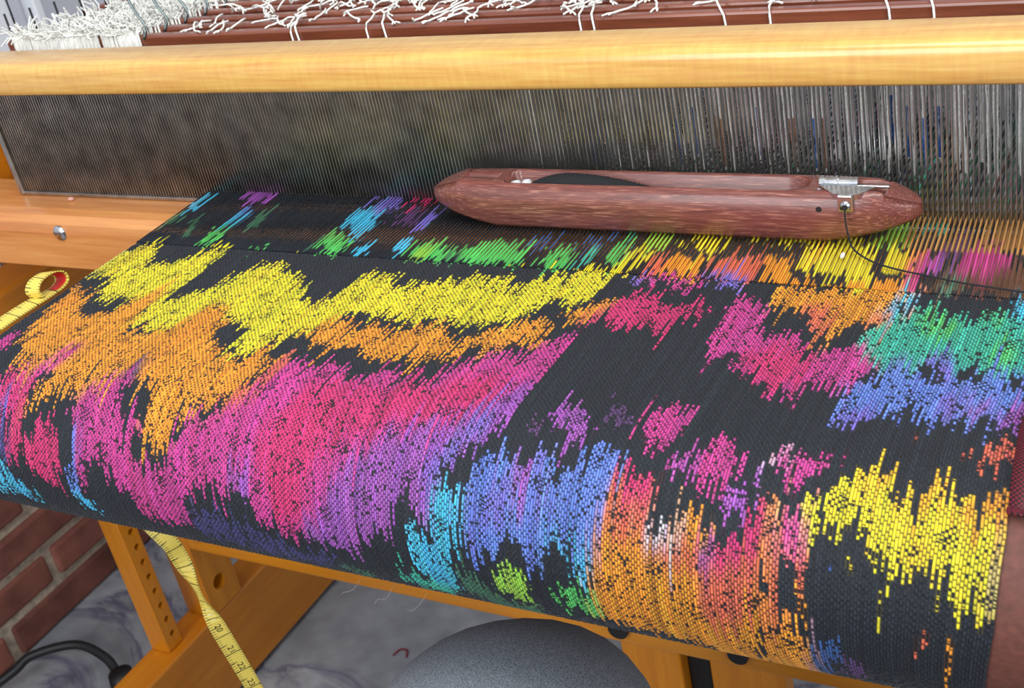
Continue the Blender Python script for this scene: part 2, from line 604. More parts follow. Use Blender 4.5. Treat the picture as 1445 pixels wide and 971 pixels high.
# each warp column as pairs: palette number, run length along the warp
RUNS = [
[0,14,5,1,0,4,16,8,0,21,1,19,0,36,9,7,0,7,10,8,7,9,13,11,0,1,5,9,0,17],
[0,8,5,8,0,4,16,7,0,19,1,19,0,6,12,4,0,28,9,6,0,8,10,7,0,1,7,8,13,11,0,1,5,10,0,17],
[0,8,5,8,0,4,16,7,0,17,1,20,0,7,12,10,0,19,9,9,0,8,10,7,0,1,7,8,13,11,0,1,5,10,0,17],
[0,14,5,2,0,26,1,21,0,9,12,15,0,12,9,10,0,8,10,7,0,1,7,8,13,11,0,1,5,9,0,18],
[0,42,1,20,0,11,12,23,0,4,9,9,0,8,10,7,7,9,13,11,0,1,5,9,0,18],
[0,41,1,23,0,10,12,23,0,4,9,8,0,8,10,7,7,9,13,11,0,1,5,9,0,18],
[0,41,1,24,0,9,12,25,0,7,9,1,0,9,10,8,7,9,13,10,0,1,5,10,0,18],
[0,40,1,26,0,9,12,26,0,15,10,8,7,8,13,11,0,1,5,9,0,19],
[0,23,16,3,0,15,1,26,0,9,12,26,0,14,10,8,7,8,13,11,0,1,5,9,0,19],
[0,24,16,7,0,14,1,24,0,7,12,28,0,12,10,7,0,1,7,8,13,11,0,1,5,9,0,19],
[0,25,16,8,0,15,1,24,0,7,12,26,0,11,10,7,0,1,7,8,13,11,0,1,5,8,0,20],
[0,28,16,6,0,16,1,25,0,8,12,24,0,9,10,7,0,1,7,8,13,11,5,9,0,20],
[0,33,16,2,0,17,1,24,0,8,12,25,0,7,10,7,7,9,13,10,0,1,5,9,0,20],
[0,1,8,7,0,46,1,23,0,7,12,28,0,3,10,8,7,9,13,10,0,1,5,9,0,20],
[0,1,8,7,0,46,1,24,0,7,12,29,0,1,10,8,0,1,7,7,13,11,0,1,5,10,0,19],
[0,1,8,8,0,45,1,24,0,7,12,29,0,1,10,9,7,7,13,10,0,3,5,10,0,18],
[0,1,8,9,0,43,1,24,0,8,12,29,0,1,10,10,7,6,13,10,0,4,5,11,0,16],
[8,11,0,42,1,23,0,10,12,28,9,2,10,11,0,5,13,3,10,5,0,6,5,9,0,17],
[8,11,0,18,3,1,0,23,1,22,0,10,12,28,9,3,10,24,0,8,5,7,0,17],
[8,12,0,1,6,9,0,5,3,7,0,19,1,22,0,9,12,29,9,4,10,22,0,10,5,5,0,18],
[0,1,8,11,0,1,6,5,5,8,3,13,0,13,1,23,0,9,12,28,9,5,10,22,0,12,5,3,0,18],
[0,1,8,10,0,3,6,3,5,9,3,14,0,11,1,24,0,8,12,28,9,6,0,1,10,4,0,2,12,3,0,11,10,1,0,33],
[0,2,8,8,0,5,6,2,5,10,3,12,0,11,1,26,0,3,12,29,9,8,0,5,12,7,0,6,10,6,0,32],
[0,2,8,6,0,24,3,3,0,12,1,30,0,1,12,26,9,10,0,4,12,4,0,10,10,10,0,30],
[0,3,8,1,0,40,1,30,12,28,9,10,12,3,0,2,12,6,0,7,10,13,0,29],
[0,43,1,27,12,31,9,10,12,4,0,1,12,6,0,5,10,18,0,27],
[0,41,1,25,12,34,9,8,12,13,0,5,10,20,0,26],
[0,16,16,7,0,17,1,27,12,53,0,6,10,20,0,26],
[0,15,16,13,0,12,1,27,12,53,0,7,10,20,0,25],
[0,17,16,8,0,16,1,29,12,49,0,8,10,20,0,25],
[0,22,16,1,0,18,1,40,0,3,12,35,0,9,10,19,0,25],
[0,52,1,37,12,29,0,10,10,16,0,28],
[0,73,1,18,0,1,12,26,0,11,10,11,0,32],
[0,73,1,17,0,2,12,26,0,54],
[0,73,1,16,0,3,12,25,0,26,6,3,5,2,0,24],
[0,69,1,19,0,4,12,28,0,2,9,2,0,14,6,8,5,7,0,19],
[0,69,1,20,0,3,12,27,9,6,0,8,6,11,0,3,5,6,0,19],
[0,39,3,1,0,28,1,22,0,2,12,26,9,8,0,1,6,14,0,3,9,1,0,3,5,6,0,18],
[0,39,3,1,0,28,1,23,0,1,12,25,9,10,6,10,9,5,0,1,9,3,0,4,5,5,0,17],
[0,39,3,1,0,28,1,23,0,1,12,24,9,30,0,6,5,3,0,17],
[0,39,3,1,0,25,1,26,0,1,12,23,9,26,0,31],
[0,39,3,1,0,21,1,29,0,1,12,23,9,19,0,39],
[0,39,3,1,0,18,1,32,12,23,9,21,0,38],
[0,55,1,32,0,1,12,24,9,22,0,38],
[0,52,1,31,12,28,13,1,9,23,0,37],
[0,51,1,28,12,30,13,2,9,25,0,36],
[0,50,1,24,12,33,13,4,9,26,0,35],
[0,49,1,25,12,30,13,6,9,4,0,2,9,24,0,32],
[0,48,1,26,0,1,12,29,13,6,9,3,0,7,9,21,0,31],
[0,47,1,28,12,29,13,2,12,5,9,1,0,9,9,21,0,30],
[0,46,1,29,0,1,12,36,0,10,9,21,0,29],
[0,46,1,30,12,36,0,11,9,20,0,29],
[0,46,1,30,0,1,12,36,0,10,9,22,0,27],
[0,33,16,7,0,8,1,29,0,1,12,35,0,10,9,25,0,24],
[0,33,16,7,0,9,1,29,0,1,12,35,0,9,9,27,0,22],
[0,16,5,6,0,28,1,29,0,1,12,35,0,8,9,6,0,6,9,16,0,21],
[0,2,7,1,0,7,5,14,0,3,3,8,0,16,1,29,0,1,12,5,0,1,12,29,0,7,9,3,0,7,9,19,0,20],
[0,2,7,6,0,2,5,15,0,3,3,12,0,12,1,29,0,1,12,4,0,3,12,39,0,6,9,20,0,18],
[0,2,7,7,5,16,0,4,3,11,0,13,1,28,0,10,12,38,0,5,9,20,0,18],
[0,2,7,8,5,16,0,4,3,10,0,14,1,27,0,11,12,37,0,6,9,19,0,18],
[0,2,7,9,5,16,0,4,3,9,0,14,1,30,0,9,12,37,0,5,9,18,0,19],
[0,2,7,10,0,1,5,15,0,4,3,8,0,15,1,30,12,1,0,8,12,37,0,4,9,18,0,19],
[0,2,7,10,0,2,5,15,0,4,3,7,0,16,1,29,0,10,12,35,0,3,9,20,0,19],
[0,2,7,10,0,4,5,15,0,3,3,6,0,17,1,29,0,10,12,32,0,4,9,21,0,19],
[0,3,7,8,0,8,5,13,0,3,3,5,0,18,1,32,0,7,12,30,0,2,9,23,0,20],
[0,4,7,5,0,16,5,4,0,32,1,33,0,3,12,27,0,3,9,25,0,20],
[0,5,7,2,0,56,1,35,12,23,0,4,9,23,0,1,13,2,0,21],
[0,64,1,34,0,1,12,22,0,1,9,23,0,3,13,6,0,18],
[0,1,10,6,0,10,18,2,0,16,5,3,0,27,1,34,0,1,12,20,0,1,9,21,0,4,13,9,0,17],
[0,1,10,5,0,7,18,6,0,13,5,6,0,29,1,32,0,2,12,18,0,1,9,21,0,3,13,11,0,17],
[0,1,10,5,0,4,18,9,0,17,5,2,0,30,1,30,0,3,12,17,0,2,9,19,0,5,13,11,0,17],
[0,1,10,5,0,4,18,10,0,49,1,26,0,2,12,2,0,1,12,17,0,2,9,19,0,6,13,11,0,17],
[0,1,10,4,0,4,18,11,0,49,1,23,0,2,12,22,0,2,9,19,0,7,13,12,0,16],
[0,1,10,4,0,3,18,12,0,47,1,23,0,1,12,24,0,3,9,18,0,8,13,12,0,16],
[0,1,10,3,0,6,18,9,0,45,1,25,0,6,12,19,0,1,11,4,9,18,0,7,13,12,0,16],
[0,16,18,2,0,40,1,30,0,7,12,18,11,5,9,20,0,7,13,12,0,15],
[0,12,7,1,0,40,1,33,0,10,12,15,11,6,9,21,0,7,13,12,0,15],
[0,9,7,10,0,6,5,5,0,22,1,34,0,10,12,13,11,7,9,22,0,7,13,12,0,15],
[0,10,7,13,0,5,5,9,0,14,1,34,0,11,12,8,0,4,11,7,9,22,0,9,13,11,0,15],
[0,17,7,6,0,7,5,10,0,11,1,29,12,5,0,11,12,3,0,7,11,7,9,24,0,9,13,12,0,14],
[0,35,5,4,0,11,1,29,12,7,0,9,11,16,9,18,8,5,9,3,0,10,13,11,0,14],
[0,50,1,27,12,10,0,7,9,1,11,13,9,21,8,8,0,10,13,11,0,14],
[0,28,3,12,0,10,1,26,12,12,0,7,9,33,8,11,0,9,13,10,0,14],
[0,28,3,12,0,11,1,21,0,4,12,13,0,7,9,32,8,11,0,9,13,11,0,13],
[0,28,3,3,2,9,0,12,1,20,0,4,12,13,0,7,9,31,8,11,0,10,13,11,0,13],
[0,29,3,2,2,9,0,13,1,19,0,4,12,13,0,8,9,32,8,9,9,3,0,8,13,11,0,12],
[0,29,3,4,2,7,0,14,1,18,0,4,12,13,0,8,9,47,0,5,13,11,0,12],
[0,29,3,11,0,15,1,17,0,5,12,12,0,9,9,26,10,4,9,17,0,5,13,10,0,12],
[0,30,3,10,0,15,1,17,0,6,12,11,0,9,9,19,10,14,9,14,0,5,13,10,0,12],
[0,30,3,10,0,15,1,17,0,6,12,11,0,10,9,16,10,20,9,11,0,5,13,9,0,12],
[0,30,3,10,0,14,1,18,0,5,12,12,0,10,9,14,10,28,9,6,0,4,13,8,0,13],
[0,31,3,9,0,14,1,18,0,5,12,12,0,9,9,13,10,31,9,6,0,4,13,7,0,13],
[0,31,3,5,16,2,3,2,0,13,1,20,0,4,12,12,0,8,9,10,10,37,9,4,0,4,13,7,0,13],
[0,31,3,2,16,7,0,13,1,20,0,4,12,12,0,8,9,8,10,38,9,5,0,5,13,6,0,13],
[0,31,3,3,16,6,0,12,1,21,0,5,12,11,0,9,9,7,10,40,9,3,0,5,13,6,0,12,16,1],
[0,31,3,5,16,4,0,12,1,21,0,5,12,12,0,8,9,7,10,39,9,3,0,5,13,7,0,12,16,1],
[0,30,3,7,16,3,0,11,1,23,0,4,12,13,0,7,9,7,10,39,9,3,0,5,13,7,0,12,16,1],
[0,29,3,11,0,11,1,23,0,4,12,14,0,7,9,6,10,38,8,5,0,4,13,6,0,13,16,1],
[0,28,3,12,0,10,1,24,0,4,12,14,0,9,9,4,10,26,9,3,10,5,9,2,8,6,0,5,13,6,0,12,16,2],
[0,28,3,12,0,10,1,25,0,3,12,15,0,10,9,2,10,23,9,12,8,7,0,5,13,6,0,12,16,2],
[0,28,3,12,0,10,1,24,0,3,12,16,0,9,9,3,10,22,9,12,8,8,0,5,13,4,0,14,16,2],
[0,28,3,12,0,10,1,24,0,2,12,17,0,8,9,4,10,21,9,11,8,9,0,5,13,2,0,3,16,4,0,10,16,1,0,1],
[0,28,3,12,0,10,1,23,0,3,12,17,0,7,9,4,10,20,9,12,8,10,0,10,16,5,0,11],
[0,28,3,12,0,10,1,22,0,4,12,17,0,6,9,5,10,19,9,11,8,14,0,8,16,5,0,11],
[0,28,3,12,0,9,1,23,0,4,12,17,0,5,9,6,10,18,9,10,8,18,0,6,16,5,0,11],
[0,28,3,12,0,8,1,24,0,3,12,18,0,4,9,7,10,17,9,9,8,21,0,5,16,5,0,11],
[0,28,3,12,0,7,1,25,0,1,12,19,0,5,9,7,10,16,9,8,8,22,0,7,16,5,0,10],
[0,28,3,12,0,7,1,25,0,1,12,19,0,4,9,8,10,15,9,7,8,23,0,8,16,3,0,12],
[0,27,3,13,0,6,1,26,0,2,12,17,0,5,9,8,10,14,9,7,8,23,0,9,16,1,0,14],
[0,26,19,2,3,12,0,6,1,26,0,3,12,15,0,6,9,7,10,15,9,5,8,24,0,25],
[0,23,19,5,0,3,3,9,0,5,1,28,0,2,12,2,0,1,12,12,0,6,9,7,10,14,9,5,8,24,0,26],
[0,20,19,8,0,9,3,3,0,5,1,29,0,5,12,12,0,5,9,7,10,13,9,6,8,23,0,27],
[0,21,19,7,0,18,1,28,0,6,12,12,0,8,9,3,10,13,9,5,8,23,0,28],
[0,21,19,8,0,18,1,27,0,8,12,10,0,9,9,1,10,13,9,5,8,23,0,28,4,1],
[0,22,19,7,0,19,1,26,0,9,12,8,0,10,9,1,10,12,9,5,8,24,0,28,4,1],
[0,22,19,2,0,25,1,25,0,8,12,8,0,10,9,2,10,11,9,5,8,24,0,13,4,2,0,14,4,1],
[0,30,3,2,0,4,3,4,0,10,1,24,0,5,12,10,0,11,9,2,10,11,9,4,8,25,0,11,4,5,0,12,4,2],
[0,30,3,10,0,10,1,22,0,3,12,12,0,6,9,8,10,12,9,3,8,25,0,11,4,7,0,11,4,2],
[0,29,3,11,0,7,1,23,0,4,12,12,0,6,9,9,10,11,9,4,8,23,0,13,4,8,0,10,4,2],
[0,28,3,12,0,5,1,25,0,3,12,11,0,7,9,10,10,11,9,3,8,22,0,16,4,7,0,10,4,2],
[0,28,3,12,0,4,1,26,0,3,12,11,0,7,9,9,10,12,9,2,8,19,0,20,4,8,0,8,4,3],
[0,28,3,12,0,4,1,26,0,3,12,11,0,6,9,9,10,13,8,17,0,24,4,8,0,8,4,3],
[0,25,19,1,0,3,3,11,0,4,1,26,0,2,12,17,0,1,9,8,10,14,8,17,0,8,5,11,0,6,4,7,0,8,4,1,0,2],
[0,23,19,3,0,11,3,1,0,6,1,25,0,3,12,15,0,3,9,7,10,14,8,23,0,3,5,15,0,2,4,8,0,10],
[0,21,19,5,0,18,1,23,0,3,12,15,0,2,9,9,10,15,8,24,0,3,5,16,0,1,4,7,0,10],
[0,19,19,7,0,2,4,7,0,9,1,21,0,3,12,16,0,1,9,10,10,16,8,11,7,2,8,13,0,3,5,15,4,8,0,9],
[0,18,19,8,0,1,4,9,0,6,1,16,0,8,12,13,0,4,9,12,10,15,8,10,7,8,8,8,0,5,5,15,4,5,0,11],
[0,17,19,9,4,10,0,4,1,17,0,9,12,12,0,4,9,12,10,16,8,9,7,8,8,1,5,15,0,1,5,12,4,4,0,12],
[0,17,19,6,0,15,1,19,0,9,12,12,0,5,9,11,10,16,8,7,7,6,0,2,8,2,5,16,0,2,5,11,4,2,0,13,16,1],
[0,17,19,1,0,20,1,20,0,8,12,12,0,5,9,11,10,15,8,7,7,7,0,4,5,17,0,1,5,11,0,15,16,1],
[0,25,3,9,0,4,1,21,0,8,12,12,0,5,9,9,10,14,8,7,7,7,8,2,0,4,5,16,0,11,16,4,0,12,16,2],
[0,22,3,14,0,3,1,21,0,7,12,14,0,4,9,8,10,13,8,6,7,7,8,3,0,5,5,16,0,7,16,9,0,11,16,2],
[0,19,4,4,3,14,0,3,1,19,0,10,12,9,0,8,9,18,8,6,7,7,8,4,0,6,5,14,0,8,16,11,0,9,16,3],
[0,16,4,7,0,1,3,12,0,4,1,19,0,3,12,4,0,10,9,10,0,1,9,15,8,5,7,9,8,3,0,8,5,11,0,11,16,11,0,8,16,4],
[0,20,4,4,0,2,3,9,0,2,1,19,0,3,12,8,0,8,9,25,8,6,7,8,8,3,0,6,6,5,7,8,6,5,0,7,16,13,0,6,16,5],
[0,29,1,18,0,11,12,9,0,6,9,25,8,18,0,3,6,8,7,8,6,6,0,8,16,14,0,2,16,7],
[0,16,2,5,0,7,1,12,0,1,1,2,0,14,12,11,0,4,9,25,8,17,0,4,6,13,7,2,6,9,0,8,16,22],
[0,16,2,10,0,1,1,13,0,17,12,10,0,4,9,24,8,17,0,5,6,26,0,9,16,20],
[0,16,2,11,0,1,1,12,0,14,12,9,10,6,0,2,9,23,8,15,0,8,6,15,7,3,6,9,0,10,16,18],
[0,16,2,11,0,2,1,5,0,18,12,7,10,7,0,51,6,7,7,11,6,8,0,4,2,7,0,5,16,13],
[0,16,2,11,0,15,7,3,0,11,10,7,0,54,6,7,7,10,6,8,0,3,2,11,0,2,16,14],
[0,16,2,10,0,3,11,11,0,1,7,6,0,7,10,10,0,56,6,4,7,10,6,5,0,4,2,14,0,1,16,14],
[0,17,2,7,0,5,11,11,0,2,9,1,7,2,0,7,10,14,0,43,18,2,0,9,6,3,8,1,6,12,0,5,2,16,0,1,16,10,0,4],
[0,28,11,12,0,2,9,2,0,5,10,19,0,40,18,3,0,8,6,1,8,6,6,11,0,7,2,12,0,2,16,7,0,7],
[0,33,11,7,0,2,9,4,0,3,10,20,0,40,18,3,0,5,8,16,6,5,0,7,2,11,0,1,16,6,0,9],
[0,32,12,8,0,2,9,4,0,3,10,20,0,35,8,3,0,9,8,16,6,7,0,9,2,2,0,7,16,4,0,11],
[0,17,1,6,0,7,12,10,0,2,9,4,0,3,10,19,0,35,8,6,0,7,8,5,6,20,0,17,16,1,0,13],
[0,17,1,6,0,6,12,11,0,2,9,3,0,5,10,17,0,35,8,8,0,5,6,29,0,28],
[0,17,1,6,0,6,12,11,0,1,9,4,0,5,10,16,0,36,8,8,0,6,6,7,7,1,6,19,0,29],
[0,17,1,7,0,4,12,12,0,1,9,3,0,7,10,13,0,38,8,8,0,8,6,5,7,8,6,12,0,29],
[0,17,1,8,0,3,12,12,0,1,9,4,0,8,10,12,0,37,8,9,0,8,6,4,7,8,6,7,0,9,3,5,0,20],
[0,17,1,10,0,2,12,11,0,1,9,5,0,8,10,12,0,37,8,9,0,6,6,16,5,2,0,11,3,6,0,19],
[0,17,1,11,0,4,12,8,0,1,9,7,0,7,10,13,0,36,8,8,0,6,6,16,5,3,0,9,3,7,0,19],
[0,18,1,11,0,8,12,3,0,1,9,8,0,6,10,14,0,37,8,5,0,6,6,17,5,3,0,9,3,7,0,19],
[0,18,1,11,0,10,12,1,0,1,9,6,0,7,10,15,0,38,8,3,0,4,6,21,5,3,0,7,3,8,0,19],
[0,18,1,8,0,13,7,1,9,1,0,11,10,10,0,40,18,2,0,10,6,21,5,8,0,1,3,10,0,18],
[0,15,1,1,0,13,11,8,7,4,0,12,10,8,0,39,18,5,0,9,6,21,5,9,0,1,3,11,0,16],
[0,15,1,2,0,11,11,9,7,5,0,11,10,7,0,39,18,8,0,7,6,21,5,9,0,3,3,9,0,16],
[0,15,1,3,0,10,11,10,7,5,0,11,10,6,0,41,18,7,0,6,6,25,0,1,12,17,0,15],
[0,15,1,4,0,9,11,10,7,6,0,11,10,5,0,44,18,3,0,7,6,17,12,26,0,15],
[0,15,1,4,0,9,11,10,7,7,0,11,10,2,0,48,18,1,0,7,6,10,0,2,12,31,0,15],
[0,14,1,5,0,9,11,10,7,8,0,69,6,5,12,6,11,7,12,25,0,14],
[0,14,1,5,0,9,11,11,7,7,0,71,10,7,12,1,11,7,12,26,0,14],
[0,14,1,5,0,9,11,12,7,5,0,52,9,12,0,8,10,6,12,1,11,6,12,29,0,13],
[0,14,1,5,0,9,11,12,0,11,9,4,0,41,9,14,0,7,10,6,12,1,11,6,12,28,0,14],
[0,14,1,6,0,12,11,8,0,9,9,25,0,22,9,15,0,6,10,6,11,9,12,26,0,14],
[0,14,1,6,0,9,12,4,0,16,9,30,0,17,9,19,0,3,10,6,11,7,12,27,0,14],
[0,14,1,6,0,8,12,12,0,10,9,28,0,18,9,17,0,5,10,7,11,5,12,28,0,14],
[0,14,1,7,0,7,12,12,0,11,9,26,0,20,9,14,0,7,12,2,10,3,12,3,0,1,15,3,12,3,11,1,12,24,0,14],
[0,13,1,9,0,7,12,11,0,12,9,25,0,21,9,12,0,17,15,5,11,2,12,24,0,14],
[0,13,1,10,0,7,12,10,0,12,9,23,0,24,9,7,0,1,9,2,0,4,9,4,0,11,15,4,11,3,12,24,0,13],
[0,13,1,8,0,11,12,8,0,2,12,8,0,2,9,21,0,3,9,3,0,33,9,1,8,3,9,1,0,10,15,5,11,3,12,24,0,12,12,1],
[0,13,1,7,0,1,1,12,0,8,12,12,0,8,9,12,10,3,9,5,0,30,9,1,8,5,0,9,15,5,11,4,12,24,0,12,12,1],
[0,19,1,2,12,1,1,11,0,8,12,13,0,9,9,9,10,6,9,4,0,29,9,2,8,3,9,2,0,7,12,2,15,2,12,2,11,5,12,24,0,10,12,2],
[0,18,12,9,1,6,0,8,12,13,0,12,9,5,10,8,9,3,0,29,9,7,0,5,12,7,11,6,12,24,0,10,12,2],
[0,17,1,8,12,3,1,6,0,7,12,13,0,10,9,5,10,12,9,1,0,26,9,11,0,3,12,8,11,6,12,25,0,8,12,3],
[0,19,1,15,0,7,12,13,0,9,9,5,10,14,0,23,9,14,0,5,12,6,11,7,12,24,0,6,12,5],
[0,15,1,20,0,6,12,11,11,1,12,1,0,8,9,5,10,17,9,5,0,16,9,14,0,7,12,4,8,1,11,7,12,5,11,3,12,26],
[0,14,1,22,0,5,12,10,11,3,12,1,0,8,9,5,10,17,9,2,0,20,9,13,0,6,12,4,8,6,11,12,12,24],
[0,15,1,21,0,6,12,9,11,5,0,7,9,5,10,19,0,20,9,12,0,8,12,3,8,5,11,14,12,23],
[0,15,1,22,0,5,12,8,11,8,0,6,9,5,10,18,9,3,0,18,9,10,8,3,0,9,11,2,10,4,11,13,12,23],
[0,16,1,21,0,5,12,8,11,10,0,7,9,3,10,16,9,2,0,20,9,8,0,2,8,6,0,6,10,5,11,13,12,24],
[0,16,1,22,0,4,12,7,11,13,0,8,9,1,10,14,9,4,0,28,8,8,0,3,10,6,11,14,12,23,0,1],
[0,17,1,21,0,3,12,14,11,12,0,4,9,1,10,13,9,6,0,24,8,6,0,5,10,7,11,15,12,19,0,4,12,1],
[0,18,2,2,1,19,0,1,12,32,9,24,0,17,8,6,0,5,10,8,11,15,12,16,0,4,12,5],
[0,15,2,5,0,1,1,19,12,23,0,8,9,16,0,25,15,2,8,4,0,4,10,9,11,15,12,12,0,5,12,9],
[2,19,0,5,1,16,12,20,0,10,9,15,0,25,15,3,0,7,10,9,11,13,12,11,0,5,12,14],
[2,19,0,13,1,7,12,17,0,12,9,16,0,24,9,5,0,6,12,1,10,7,11,10,12,8,0,7,12,20],
[0,1,2,18,0,18,12,19,0,11,9,17,0,22,15,3,9,4,0,6,12,2,9,1,12,14,0,3,12,4,11,2,12,27],
[0,2,2,17,1,10,0,7,12,20,0,10,9,19,0,22,9,1,15,1,9,6,0,5,12,1,1,3,9,8,11,18,12,22],
[0,2,2,16,1,12,0,6,12,15,11,1,12,4,0,10,9,19,0,22,9,9,0,3,9,6,0,2,12,5,11,12,12,2,0,5,12,21],
[0,3,2,14,0,2,1,13,0,3,12,16,11,5,12,1,0,2,4,8,9,19,0,21,9,9,0,5,9,10,11,1,0,9,12,8,0,1,12,20,19,2],
[0,5,2,9,0,7,1,12,0,3,12,13,5,2,11,6,12,1,4,11,9,14,6,15,0,10,9,6,0,6,1,1,0,2,9,9,0,16,12,21,19,3],
[0,6,4,3,0,13,12,10,0,4,12,9,5,8,12,2,11,2,4,14,9,9,0,2,6,11,7,5,6,1,0,9,9,5,0,5,1,5,9,8,11,8,12,4,0,6,12,11,19,2,12,5,19,5],
[0,1,4,8,0,11,12,14,0,3,12,5,5,11,12,2,0,1,4,16,9,6,0,2,6,12,7,6,0,9,9,4,0,3,9,2,1,14,11,4,0,6,12,8,0,1,12,6,19,17],
[4,8,0,12,12,5,9,13,12,4,5,10,12,1,0,2,4,18,9,3,0,2,6,14,7,6,0,22,1,5,0,24,19,17,0,6],
[4,8,0,14,9,18,12,2,5,5,12,5,0,2,4,20,0,8,6,9,7,7,0,8,9,6,0,5,1,9,0,22,19,14,0,10],
[4,8,0,14,9,8,0,9,12,2,0,11,4,18,7,1,4,3,6,6,0,2,6,9,7,6,0,18,1,13,0,20,19,10,0,13,18,1],
[4,7,0,15,8,8,0,8,14,2,0,8,4,4,3,1,4,17,7,3,6,17,7,6,0,16,1,15,0,20,19,9,0,5,18,1,0,10],
[0,15,18,4,8,11,0,4,14,6,0,6,4,5,3,4,4,15,7,2,6,22,0,18,1,11,0,22,19,8,0,4,18,3,0,12],
[0,11,18,10,0,10,14,9,0,7,4,2,3,7,4,16,0,1,6,19,0,19,1,9,0,8,1,3,0,21,18,7,0,13],
[0,7,18,14,0,7,14,8,4,2,14,2,0,7,4,3,3,7,4,16,0,1,6,16,0,19,1,1,12,8,1,7,0,26,18,8,0,13],
[0,8,18,12,0,6,14,5,4,8,14,1,0,8,4,3,3,8,4,10,7,2,4,2,0,2,6,18,0,16,1,15,0,26,18,8,0,14],
[0,8,18,10,9,13,14,9,0,10,4,2,3,7,4,9,7,4,0,5,6,15,0,18,12,3,1,13,0,46],
[0,9,18,8,9,14,14,9,0,10,4,3,3,7,4,7,7,4,6,1,0,6,6,10,0,22,1,1,12,3,1,18,0,40],
[0,15,9,16,14,9,0,9,4,5,3,6,4,6,7,3,6,3,7,2,0,6,6,10,0,24,1,19,0,39],
[0,9,17,6,9,16,14,9,0,6,4,2,0,2,4,17,7,3,6,2,7,4,0,4,6,13,0,5,11,4,0,13,1,19,0,38],
[0,1,17,14,0,1,9,21,14,3,0,13,4,17,6,2,7,6,6,17,0,19,12,5,1,12,0,41],
[0,1,17,14,0,1,9,17,14,7,0,12,4,19,6,1,7,5,6,6,7,1,6,14,0,14,1,17,0,43],
[0,1,17,15,0,1,9,11,14,12,0,11,4,20,6,11,7,7,6,8,0,15,1,18,0,42],
[0,1,17,14,0,4,9,8,14,13,0,8,3,1,4,22,0,5,6,5,7,11,6,1,0,18,1,1,12,4,1,7,12,1,1,5,0,43],
[0,1,17,13,0,11,14,15,0,7,4,1,3,6,4,17,0,5,6,4,7,11,0,18,1,1,12,5,1,8,12,3,1,1,0,14,11,3,0,28],
[0,1,17,13,0,11,14,15,0,8,4,22,0,1,6,3,0,2,6,18,0,15,1,1,12,4,1,14,0,44],
[17,13,0,11,14,16,0,8,4,12,3,2,4,8,0,1,6,15,8,1,6,9,0,14,1,26,0,36],
[17,13,0,11,14,16,5,6,0,2,4,12,3,7,4,4,6,14,8,5,6,4,0,21,1,14,0,43],
[17,13,0,11,14,15,5,11,4,11,3,10,6,13,8,6,6,1,0,9,11,4,0,9,1,2,12,3,1,13,0,41],
[17,13,0,11,14,15,5,10,4,12,3,9,4,1,6,20,0,22,1,2,12,5,1,15,0,5,12,15,0,17],
[17,13,0,11,14,15,5,10,4,23,6,2,0,4,6,20,0,4,11,4,0,7,1,2,12,5,1,14,0,38],
[17,13,0,11,14,15,5,10,4,23,6,2,0,4,6,10,8,3,6,1,0,8,11,5,0,9,12,5,1,16,0,37],
[17,13,0,11,14,15,5,10,4,23,6,2,0,4,6,8,8,8,6,1,0,3,11,8,0,7,12,5,1,18,0,36],
[17,13,0,10,14,16,5,10,4,22,0,1,6,2,0,3,6,6,8,11,0,3,11,9,0,6,12,6,1,18,0,36],
[17,12,0,11,14,15,5,10,4,23,0,1,6,2,0,3,6,5,8,10,6,1,0,3,11,7,0,8,1,1,12,6,1,18,0,36]]
GRID = [[k for k, n in zip(r[0::2], r[1::2]) for _ in range(n)] for r in RUNS]
NX, NS, S0, DS = len(GRID), len(GRID[0]), -.1, .0025
keys = list(PAL)
kidx = {k: i for i, k in enumerate(keys)}
GI = np.array(GRID)
PALL = np.array([lin(PAL[k]) for k in keys])
NE = 443
PW_ = (XR - XL) / (NE - 1)


# dyed colour field: hues melt into each other along the warp, the black parts keep a hard edge
COLF = PALL[GI].astype(float)
MASK = (GI != 0).astype(float)
acc, wsum = np.zeros_like(COLF), np.zeros_like(MASK)
for dx_ in (-2, -1, 0, 1, 2):
    for dy_ in range(-4, 5):
        g = math.exp(-(dx_ / 1.2) ** 2 - (dy_ / 2.6) ** 2)
        mm = np.roll(np.roll(MASK, dx_, 0), dy_, 1) * g
        acc += np.roll(np.roll(COLF, dx_, 0), dy_, 1) * mm[..., None]
        wsum += mm
SOFT = acc / np.maximum(wsum, 1e-6)[..., None]
SOFT[GI == 0] = PALL[0]
NEAR = wsum / wsum.max()          # 1 inside colour, 0 deep in black


def ends_color(i, svals, jit):
    """colour of warp end i at arc positions svals (jit shifts the dyed borders), and where it is black"""
    ci = int(np.clip(i * NX / NE + RNG.normal(0, .7), 0, NX - 1))
    js = np.clip(np.floor((svals + jit - S0) / DS), 0, NS - 1).astype(int)
    return SOFT[ci, js], GI[ci, js], NEAR[ci, js]


def knot_jitter(n_kn, amp):
    g = RNG.normal(0, 1, n_kn) * amp
    heavy = RNG.random(n_kn) < .16
    return np.where(heavy, g * 2.6, g)


def cloth_pt(s):
    if s <= YF - Y0:
        return YF - s, 0.0, (0, 1)
    a = (s - (YF - Y0)) / RR
    return Y0 - RR * math.sin(a), -RR + RR * math.cos(a), (-math.sin(a), math.cos(a))


